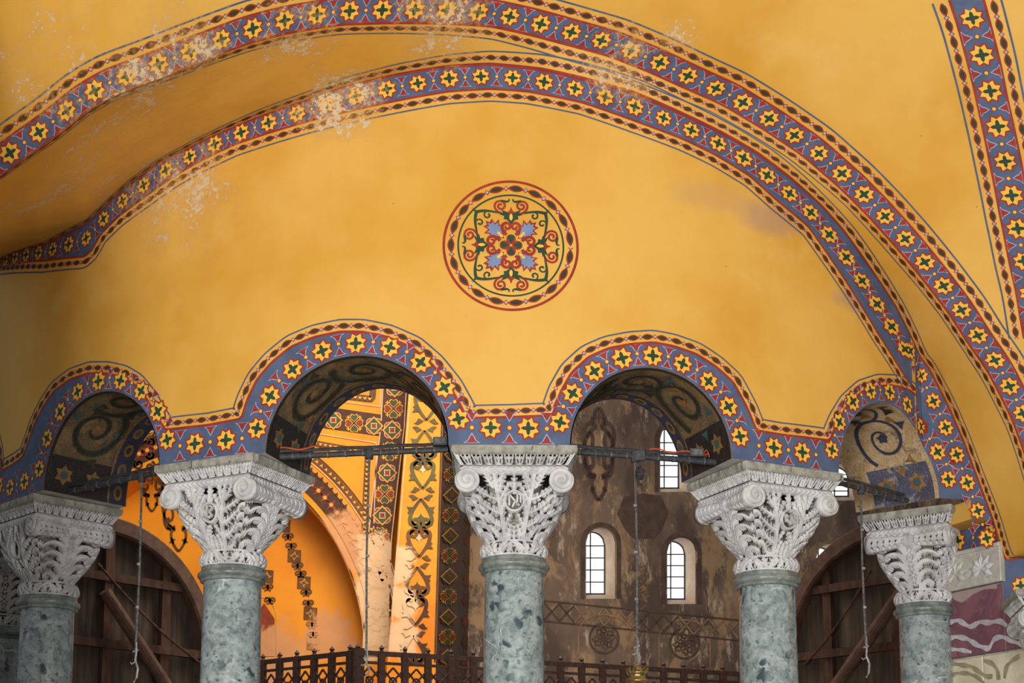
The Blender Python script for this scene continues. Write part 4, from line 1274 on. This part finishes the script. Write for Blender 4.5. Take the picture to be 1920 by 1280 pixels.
for cx_, cy_ in ((1132, 1196), (1283, 1206), (1440, 1222)):
    ribbon(mb, BWp, [(cx_ + 27*math.cos(q), cy_ + 28*math.sin(q)) for q in np.linspace(0, 2*PI, 40)], 4, 0, .02)
    fan(mb, BWp, (cx_, cy_), star_pts(12, 6, 8), 0, .022)
    for k in range(8):
        a = k*PI/4; ribbon(mb, BWp, spiral((cx_ + 15*math.cos(a), cy_ + 15*math.sin(a)), 7, 2, a, 1.1 if k % 2 else -1.1, 14), 2.6, 0, .022)
    ribbon(mb, BWp, [(cx_-48, cy_+60), (cx_-48, cy_-10)] + [(cx_ - 48*math.cos(q), cy_ - 10 - 34*math.sin(q)) for q in np.linspace(0, PI, 20)] + [(cx_+48, cy_-10), (cx_+48, cy_+60)], 3, 1, .02)
fan(mb, BWp, (1205, 965), [(-48, -2), (-36, -34), (0, -40), (34, -36), (48, -4), (36, 28), (20, 44), (-18, 44), (-36, 24)], 0, .018)
def cartouche(cx_, cy_, sx, sy, chart, mi, off, mbq, wd_=4):
    for m in (1, -1):
        tr = lambda P: np.c_[cx_ + m*sx*P[:, 0], cy_ + sy*P[:, 1]]
        ribbon(mbq, chart, tr(np.r_[bez([(0, -.95), (.25, -.9), (.3, -.6), (.1, -.55)], 10)]), wd_, mi, off)
        ribbon(mbq, chart, tr(spiral((.45, -.3), .35, .08, -2.2, 1.3, 26)), wd_, mi, off)
        ribbon(mbq, chart, tr(bez([(.1, -.55), (.9, -.4), (.9, .3), (.15, .5)], 14)), wd_, mi, off)
        ribbon(mbq, chart, tr(spiral((.4, .2), .32, .07, 2.4, -1.3, 26)), wd_, mi, off)
        ribbon(mbq, chart, tr(bez([(.15, .5), (.5, .5), (.3, .85), (0, .98)], 10)), wd_, mi, off)
        for q in (-.7, -.1, .45, .75):
            fan(mbq, chart, (cx_ + m*sx*(.62 - abs(q)*.45), cy_ + sy*q), [(m*sx*x*.16, sy*y*.1) for x, y in star_pts(1, .45, 4, .4)], mi, off)
    fan(mbq, chart, (cx_, cy_), [(x*sx*.2, y*sy*.16) for x, y in star_pts(1, .6, 4)], mi, off)
    fan(mbq, chart, (cx_, cy_ - .75*sy), [(x*sx*.12, y*sy*.16) for x, y in star_pts(1, .5, 4)], mi, off)
cartouche(1122, 850, 40, 90, BWp, 0, .02, mb, 7)
mb.build('painted_ornament', [M_bpaint, M_bgold], back)['label'] = 'faded brown painted lattice frieze and rosettes'

# ------------------------------------------------------------------ nave: orange apse wall on the left
YO, YR, YP = 38., 39.1, 36.8
def opx(px, py, y): return tuple(on_plane(px, py, (0, y, 0), (0, 1, 0)))
BARE = [(opx(640, 1010, YO), .65, 0), (opx(672, 1040, YO), .5, 0), (opx(705, 1040, YO), .55, 1), (opx(706, 1110, YO), .75, 1), (opx(690, 1185, YO), .7, 1), (opx(748, 1060, YP), .42, 1), (opx(750, 1130, YP), .4, 1), (opx(756, 1195, YP), .4, 1), (opx(620, 1190, YR), .7, 0), (opx(520, 1225, YR), .8, 0), (opx(420, 1230, YR), .8, 0)]
def bare(N, col):
    w_ = N.math('MULTIPLY', N.math('SUBTRACT', N.noise(1.7, 9, .68), .5), 2.3)
    for k in (0, 1):
        d = None
        for p, r, kk in BARE:
            if kk != k: continue
            q = N.math('DIVIDE', N.dist(p), r); d = q if d is None else N.math('MINIMUM', d, q)
        m = N.rng(N.math('ADD', d, w_), 1.25, .8)
        tone = N.mix(N.noise(2.5, 5, .6), srgb(218, 158, 106), srgb(190, 128, 84)) if k == 0 else N.mix(N.noise(2.5, 5, .6), srgb(232, 200, 160), srgb(206, 158, 112))
        col = N.mix(N.math('MULTIPLY', m, .92), col, tone)
    return col
def orange():
    N = NT('orange_gold_plaster', .6, .25)
    c = N.mix(N.rng(N.noise(.5, 5, .6), .35, .7), srgb(232, 146, 30), srgb(214, 122, 20))
    c = N.mix(N.math('MULTIPLY', N.rng(N.noise(2.4, 7, .7), .58, .72), .5), c, srgb(206, 142, 74))
    return N.done(bare(N, c))
M_or = orange()
def opaint(name, c1, c2, sc):
    N = NT(name, .6, .25)
    return N.done(bare(N, N.mix(N.rng(N.noise(sc, 6, .62), .32, .68), c1, c2)))
M_or_dk = opaint('dark_red_brown_paint', srgb(84, 46, 28), srgb(60, 38, 28), 4)
M_or_ol = opaint('olive_paint', srgb(96, 84, 40), srgb(72, 60, 36), 2)
M_or_br = opaint('brown_scroll_paint', srgb(112, 70, 30), srgb(88, 56, 30), 2)
M_or_pk = opaint('pink_line_paint', srgb(226, 176, 130), srgb(206, 156, 116), 4)
M_or_rd = opaint('brick_red_paint', srgb(140, 56, 28), srgb(116, 48, 30), 4)
M_or_gn = opaint('dull_green_paint', srgb(70, 82, 50), srgb(56, 62, 44), 4)
M_or_yl = opaint('gold_line_paint', srgb(226, 160, 52), srgb(206, 140, 50), 4)
OP = [M_or_dk, M_or_ol, M_or_br, M_or_pk, M_or_rd, M_or_gn, M_or_yl]
DK, OL, BR, PK, RD, GN, YL = range(7)
def OW(px, py, off=0.): return tuple(on_plane(px, py, (0, YO - off, 0), (0, 1, 0)))
def RWl(px, py, off=0.): return tuple(on_plane(px, py, (0, YR - off, 0), (0, 1, 0)))
def PW(px, py, off=0.): return tuple(on_plane(px, py, (0, YP - off, 0), (0, 1, 0)))
EC, EA, EB = (380, 1230), 303., 372.
def ellp(e, q0=0., q1=PI, n=50): return [(EC[0] + (EA+e)*math.cos(q), EC[1] - (EB+e)*math.sin(q)) for q in np.linspace(q0, q1, n)]
apse = empty('wall_left'); tag(apse, 'orange painted apse wall with a large arched recess', None, None, 'structure')
mb = MB()
xs = sorted(set([-320, EC[0]-EA, EC[0]+EA, 730] + list(np.arange(-300, 730, 30)) + [EC[0] + EA*math.cos(q) for q in np.linspace(0, PI, 50)]))
def eyt(x):
    d = (x-EC[0])/EA
    return EC[1] - EB*math.sqrt(max(0, 1-d*d))
for a, b in zip(xs[:-1], xs[1:]):
    m = (a+b)/2
    if abs(m-EC[0]) < EA: mb.add([OW(a, 560), OW(b, 560), OW(b, eyt(b)), OW(a, eyt(a))], [(0, 1, 2, 3)])
    else: mb.add([OW(a, 560), OW(b, 560), OW(b, 1620), OW(a, 1620)], [(0, 1, 2, 3)])
mb.build('plaster_face', M_or, apse)
mb = MB()
pts = [(EC[0]+EA, 1620)] + ellp(0) + [(EC[0]-EA, 1620)]
mb.grid([[OW(*p), np.array(OW(*p)) + np.array([0, YR-YO, 0])] for p in pts], flip=True)
mb.build('arch_reveal', M_or, apse)
mb = MB(); mb.add([RWl(0, 700), RWl(760, 700), RWl(760, 1620), RWl(0, 1620)], [(0, 1, 2, 3)]); mb.build('recess_face', M_or, apse)
# pier strip that stands forward on the right, and its brown patterned return
XT, XB = (766, 832), (728, 818)       # left/right picture columns at rows 740 and 1220
def lr(k, y): return XT[k] + (XB[k]-XT[k])*(y-740)/480
mb = MB(); A = []; B_ = []
for y in np.linspace(560, 1620, 20):
    l, r = PW(lr(0, y), y), PW(lr(1, y), y)
    A.append([(l[0], YO, l[2]), l, r]); B_.append([r, (r[0] + .35, r[1] + 3.4, r[2]), (r[0] + .9, 52, r[2])])
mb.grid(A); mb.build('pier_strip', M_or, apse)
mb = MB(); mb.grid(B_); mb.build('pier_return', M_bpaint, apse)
# painting
mb = MB()
for e, wd_, mi in ((3, 2.5, DK), (34, 38, DK), (64, 2, PK), (72, 11, BR), (80, 2, DK)):
    ribbon(mb, OW, ellp(e, .02, PI-.02, 70), wd_, mi, .02 if wd_ > 3 else .03)
for q in np.linspace(.05, PI-.05, 64):
    p = (EC[0] + (EA+34)*math.cos(q), EC[1] - (EB+34)*math.sin(q))
    fan(mb, OW, p, [(x, y) for x, y in star_pts(13, 5, 4, q)], RD, .035); fan(mb, OW, p, ell(4, 4, 6), YL, .04)
for q in np.linspace(.03, PI-.03, 110):
    p = (EC[0] + (EA+72)*math.cos(q), EC[1] - (EB+72)*math.sin(q)); fan(mb, OW, p, star_pts(4, 2, 3, -q), YL, .035)
for q in np.linspace(.03, PI-.03, 90):
    p = (EC[0] + (EA+54)*math.cos(q), EC[1] - (EB+54)*math.sin(q)); fan(mb, OW, p, star_pts(5, 2.5, 3, -q), DK, .036)
# panel frames
def frame(P, chart=OW):
    ribbon(mb, chart, smooth(P, 4, 0), 2, PK, .03)
frame([(560, 742), (712, 762), (716, 700)]); frame([(540, 804), (706, 830), (700, 1010)])
ribbon(mb, OW, smooth([(560, 732), (698, 748), (702, 700)], 4, 0), 12, BR, .025)
ribbon(mb, OW, smooth([(540, 822), (690, 848), (682, 1010)], 4, 0), 11, BR, .025)
for (x0, y0, x1, y1) in ((560, 732, 698, 748), (540, 822, 690, 848), (690, 848, 682, 1010)):
    L = math.hypot(x1-x0, y1-y0)
    for k in range(int(L/9)):
        f = (k+.5)/int(L/9); fan(mb, OW, (x0+(x1-x0)*f, y0+(y1-y0)*f), star_pts(4.5, 2, 3, PI/2), YL, .03); fan(mb, OW, (x0+(x1-x0)*f, y0+(y1-y0)*f+4), ell(2, 2, 6), DK, .034)
def quat(cx_, cy_, r, kind, OW=OW, YL=YL, PK=PK):
    if kind == 0:
        for k in range(4):
            a = PI/4 + k*PI/2; c0 = (cx_ + r*.5*math.cos(a), cy_ + r*.5*math.sin(a)); fan(mb, OW, c0, ell(r*.46, r*.46), PK, .03); fan(mb, OW, c0, ell(r*.38, r*.38), RD, .034)
        fan(mb, OW, (cx_, cy_), [(r*1.0, 0), (0, r*1.0), (-r*1.0, 0), (0, -r*1.0)], YL, .038)
        fan(mb, OW, (cx_, cy_), [(r*.82, 0), (0, r*.82), (-r*.82, 0), (0, -r*.82)], GN, .042)
        fan(mb, OW, (cx_, cy_), star_pts(r*.45, r*.3, 4, PI/4), PK, .046); fan(mb, OW, (cx_, cy_), star_pts(r*.34, r*.2, 4, PI/4), RD, .05)
    else:
        for k in range(4):
            a = k*PI/2; d, n_ = np.array([math.cos(a), math.sin(a)]), np.array([-math.sin(a), math.cos(a)])
            for sc, mi, of in ((1.0, YL, .03), (.8, GN if k % 2 else RD, .036)):
                c0 = np.array([cx_, cy_]) + d*r*.55
                P = [(-.45, 0), (-.1, .38), (.22, .46), (.42, .26), (.30, 0), (.42, -.26), (.22, -.46), (-.1, -.38)]
                fan(mb, OW, c0, [tuple((d*x + n_*y)*r*sc) for x, y in P], mi, of)
            fan(mb, OW, (cx_ + r*.85*math.cos(a+PI/4), cy_ + r*.85*math.sin(a+PI/4)), star_pts(r*.25, r*.1, 4, a), YL, .03)
ribbon(mb, OW, smooth([(560, 775), (735, 800)], 6, 0), 40, DK, .022)
ribbon(mb, OW, smooth([(742, 690), (736, 800), (722, 920), (712, 1010), (702, 1230)], 6, 0), 42, DK, .024)
for s_ in (-1, 1): ribbon(mb, OW, smooth([(742+s_*22, 690), (736+s_*22, 800), (722+s_*22, 920), (712+s_*22, 1010), (702+s_*22, 1230)], 6, 0), 2, PK, .03)
for k, x in enumerate((585, 625, 664, 701)): quat(x, 778 + (x-560)*.143, 18, (k+1) % 2)
for k, y in enumerate(np.arange(726, 1230, 40)): quat(float(np.interp(y, [690, 800, 920, 1010, 1230], [742, 736, 722, 712, 702])), y, 19, k % 2)
# chain of ornaments inside the recess
def chain(pts):
    for k, (x, y) in enumerate(pts):
        if k % 3 == 0:
            fan(mb, RWl, (x, y), [(-12, -13), (13, -11), (12, 13), (-13, 11)], BR, .02); fan(mb, RWl, (x, y), star_pts(9, 4, 4, .1), YL, .03); fan(mb, RWl, (x, y), star_pts(6, 2.5, 4, .1), BR, .04)
        else:
            for m in (1, -1):
                ribbon(mb, RWl, spiral((x+m*6, y), 7, 1.5, PI/2, m*1.2, 14), 3, BR, .02)
            fan(mb, RWl, (x, y), star_pts(8, 3, 4), BR, .02)
chain([(532, 985), (540, 1005), (546, 1023), (552, 1042), (558, 1060), (564, 1075), (570, 1092), (574, 1110), (578, 1130), (582, 1150), (585, 1170), (587, 1188), (588, 1206)])
chain([(500, 1080), (502, 1100), (506, 1125)])
o_ = [(470, 1230), (470, 1160)] + [(500 - 30*math.cos(q)*1.0 - 10, 1160 - 42*math.sin(q)) for q in np.linspace(0, PI, 16)] + [(520, 1160), (520, 1230)]
ribbon(mb, RWl, smooth(o_, 4, 1), 4, YL, .02)
fan(mb, RWl, (495, 1180), [(-18, -20), (0, -50), (20, -20), (20, 50), (-18, 50)], RD, .018)
# big arabesques left of the second capital
cartouche(335, 950, 42, 85, RWl, BR, .02, mb, 4.5); cartouche(285, 900, 30, 60, RWl, BR, .02, mb, 4)
for k in range(5):
    for m in range(4):
        ribbon(mb, OW, spiral((238 + m*22, 800 + k*22 + m*4), 10, 2, m + k, 1.3 if (k+m) % 2 else -1.3, 18), 4, BR if k < 3 else DK, .02)
# scroll column on the pier strip
def scroll(cx_, cy_, s_, flip, mi):
    for m in (1, -1):
        tr = lambda P: np.c_[cx_ + m*s_*P[:, 0], cy_ + s_*flip*P[:, 1]]
        P = np.r_[spiral((.28, -.62), .05, .26, PI*.9, 1.25, 22)[:], bez([(.54, -.62), (.62, -.3), (.5, 0), (0, .62)], 14)]
        ribbon(mb, PW, tr(P), np.r_[np.linspace(.10, .2, 22), np.linspace(.24, .13, 14)]*s_, mi, .03)
        fan(mb, PW, (cx_ + m*s_*.55, cy_ + flip*s_*.02), [(m*s_*x, flip*s_*y) for x, y in ((-.1, -.3), (.16, -.1), (.06, .0), (.2, .2), (-.05, .16), (-.22, .2))], mi, .031)
        fan(mb, PW, (cx_ + m*s_*.42, cy_ + flip*s_*.72), [(m*s_*x, flip*s_*y) for x, y in ((-.3, -.06), (0, -.2), (.1, -.02), (.24, .08), (0, .12))], mi, .031)
    fan(mb, PW, (cx_, cy_ - flip*s_*.35), [(s_*x, s_*flip*y) for x, y in ((0, -.26), (.1, -.05), (.18, 0), (.05, .1), (0, .24), (-.05, .1), (-.18, 0), (-.1, -.05))], mi if flip < 0 else PK, .032)
for k, y in enumerate(np.arange(765, 1260, 64)):
    xm = (lr(0, y) + lr(1, y))/2 + 2
    scroll(xm, y, 36, 1 if k % 2 == 0 else -1, [OL, OL, BR, DK][min(3, k//2)])
for k_, mi in ((1, DK),):
    ribbon(mb, PW, [(lr(1, y) - 2, y) for y in np.linspace(700, 1240, 20)], 3, mi, .03)
ribbon(mb, PW, [(lr(0, y) + 3, y) for y in np.linspace(700, 1240, 20)], 2, PK, .03)
mb.build('painted_ornament', OP, apse)['label'] = 'brown and olive scrolls and lozenge bands on orange'
# patterned strip on the return of the pier
def RT(x, y, off=0.):
    l = np.array(PW(lr(1, y), y))
    if x <= 35: e = np.array([l[0] + .01*x, l[1] + 3.4*x/35, l[2]])
    else: k = (x-35)/50.; e = np.array([l[0] + .35 + .55*k, l[1] + 3.4 + (52 - YP - 3.4)*k, l[2]])
    n_ = np.array([3.4, -.35, 0])/3.42
    e2 = e + n_*off; z = CZ + (e[2]-CZ)*e[1]/l[1]
    return (e2[0], e2[1], z)
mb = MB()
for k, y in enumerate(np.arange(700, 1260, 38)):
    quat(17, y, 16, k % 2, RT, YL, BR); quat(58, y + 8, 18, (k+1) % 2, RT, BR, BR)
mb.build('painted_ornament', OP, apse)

# far walls of the nave beyond the left columns
mb = MB(); mb.add([(-30, 44, 0), (0, 44, 0), (0, 44, 24), (-30, 44, 24)], [(0, 1, 2, 3)])
tag(mb.build('wall_far', M_brown), 'dim brown wall closing the nave behind the apse', None, None, 'structure')

# ------------------------------------------------------------------ big round panels seen from behind
def roundel(px, py, Yc, yaw, rad, label, pole):
    c = on_plane(px, py, (0, Yc, 0), (0, 1, 0))
    o = empty('round_panel', tuple(c), yaw); tag(o, label, 'panel', 'giant round panels seen from behind')
    # rim
    mb = MB(); A = []
    for q in np.linspace(0, 2*PI, 73):
        A.append([(r*math.cos(q), y, r*math.sin(q)) for r, y in ((rad-.30, .14), (rad-.30, -.12), (rad-.26, -.16), (rad-.03, -.16), (rad, -.12), (rad, .16), (rad-.30, .16))])
    mb.grid(A); mb.build('rim', M_rim, o)
    n = 9; ri = rad - .29; bw = 2*ri/n
    for k in range(n):
        x0, x1 = -ri + k*bw + .003, -ri + (k+1)*bw - .003
        xs_ = np.linspace(x0, x1, 4); mb = MB()
        up = [math.sqrt(max(0.0004, ri*ri - x*x)) for x in xs_]
        mb.grid([[(x, .10, -u_), (x, .10, u_)] for x, u_ in zip(xs_, up)]); mb.grid([[(x, .13, -u_), (x, .13, u_)] for x, u_ in zip(xs_, up)], flip=True)
        mb.add([(x0, .10, -up[0]), (x0, .10, up[0]), (x0, .13, up[0]), (x0, .13, -up[0])], [(0, 1, 2, 3)]); mb.add([(x1, .10, -up[-1]), (x1, .10, up[-1]), (x1, .13, up[-1]), (x1, .13, -up[-1])], [(3, 2, 1, 0)])
        mb.build('board', M_board, o)
    for x in (-.55*rad, .05*rad, .55*rad):
        h = math.sqrt(ri*ri - x*x); mb = MB(); mb.box((x, .03, 0), (.09, .06, h)); mb.build('batten', M_wood, o)
    for z in (-.5*rad, .05*rad, .55*rad):
        h = math.sqrt(ri*ri - z*z); mb = MB(); mb.box((0, -.02, z), (h, .05, .075)); mb.build('crossbeam', M_wood, o)
    mb = MB(); mb.tube([(pole[0]*rad, -.26, pole[1]*rad), (pole[2]*rad, -.26, pole[3]*rad)], .11, 12); mb.build('prop', M_rim, o)
    # chain from the upper beam to the rim
    n = 34
    a, b = np.array([-pole[0]*.0 + pole[4]*rad, -.2, .62*rad]), np.array([pole[5]*rad, -.2, -.02*rad])
    for k in range(n):
        p = a + (b-a)*k/n; q = a + (b-a)*(k+1.25)/n; sag = -.12*math.sin(PI*k/n)
        mb = MB(); mb.tube([p + [0, 0, sag], q + [0, 0, sag]], .018 if k % 2 else .026, 5); mb.build('chain_link', M_wood, o)
    return o
R1_ = 252/F*26.*1.02
roundel(188, 1218, 26., .82, R1_, 'dark round timber panel behind the left columns', (-.05, .42, .98*.8, -.55, -.1, .82))
roundel(1672, 1224, 26.5, -.82, R1_*1.02, 'dark round timber panel behind the right columns', (-.8, -.62, .35, .62, -.1, -.72))

# ------------------------------------------------------------------ iron railing along the cornice
def railing(p, q, n, label, first):
    p, q = np.array(p, float), np.array(q, float); c = (p+q)/2
    rz = math.atan2(q[1]-p[1], q[0]-p[0]); L = float(np.linalg.norm(q-p)); o = empty('iron_railing', (c[0], c[1], 4.6), rz)
    tag(o, label, 'railing', 'iron railings of the cornice')
    st = L/n; post = cap = pan = None
    for k in range(n+1):
        x = -L/2 + k*st
        big = 1.7 if (k == 0 and first) else 1.
        mb = MB(); mb.box((0, 0, .46*(1.04 if big > 1 else 1)), (.062*big, .05*big, .46*(1.04 if big > 1 else 1)))
        if post is None or big > 1 or k == 1: post = mb.build('post', M_rail, o); ob = post
        else: ob = link('post', post.data, o)
        ob.location = (x, 0, 0)
        mb = MB(); mb.lathe([(.0, 1.06), (.03, 1.02), (.055, .99), (.03, .96), (.045, .93), (.06, .92), (.0, .915)], 8)
        if cap is None: cap = mb.build('finial', M_rail, ob)
        else: link('finial', cap.data, ob)
    for z, h in ((.06, .05), (.88, .045), (.70, .025)):
        mb = MB(); mb.box((0, 0, z), (L/2, .028, h)); mb.build('rail', M_rail, o)
    for k in range(n):
        x = -L/2 + (k+.5)*st
        if pan is None:
            mb = MB(); w2 = st/2
            for a, b in (((-w2, .1), (w2, .62)), ((w2, .1), (-w2, .62)), ((0, .1), (w2, .36)), ((0, .1), (-w2, .36)), ((0, .62), (w2, .36)), ((0, .62), (-w2, .36))):
                mb.tube([(a[0], 0, a[1]), (b[0], 0, b[1])], .022, 5)
            mb.tube([(.07*math.cos(t_), 0, .36 + .07*math.sin(t_)) for t_ in np.linspace(0, 2*PI, 13)], .022, 5)
            pan = mb.build('lattice', M_rail, o); ob = pan
        else: ob = link('lattice', pan.data, o)
        ob.location = (x, 0, 0)
    return o
CRN = (-2.92, 28.); CRL = (-3.08, 28.11); LE = (-7.2, 31.0); RE = (6.6, 32.1)
railing(CRN, RE, 22, 'rust-brown iron railing running right behind the middle columns', True)
railing(LE, CRL, 11, 'rust-brown iron railing running left in front of the orange apse', False)
mb = MB()
for p, q in ((LE, CRN), (CRN, RE)):
    p, q = np.array(p), np.array(q); d = (q-p)/np.linalg.norm(q-p); n_ = np.array([d[1], -d[0]])
    f, b = n_*.3, -n_*.3
    P = [p+f, q+f, q+b, p+b]
    mb.add([(x[0], x[1], 0) for x in P] + [(x[0], x[1], 4.6) for x in P], [(0, 1, 5, 4), (1, 2, 6, 5), (2, 3, 7, 6), (3, 0, 4, 7), (4, 5, 6, 7)])
tag(mb.build('wall_cornice', M_corn), 'stone parapet that carries the iron railings', None, None, 'structure')
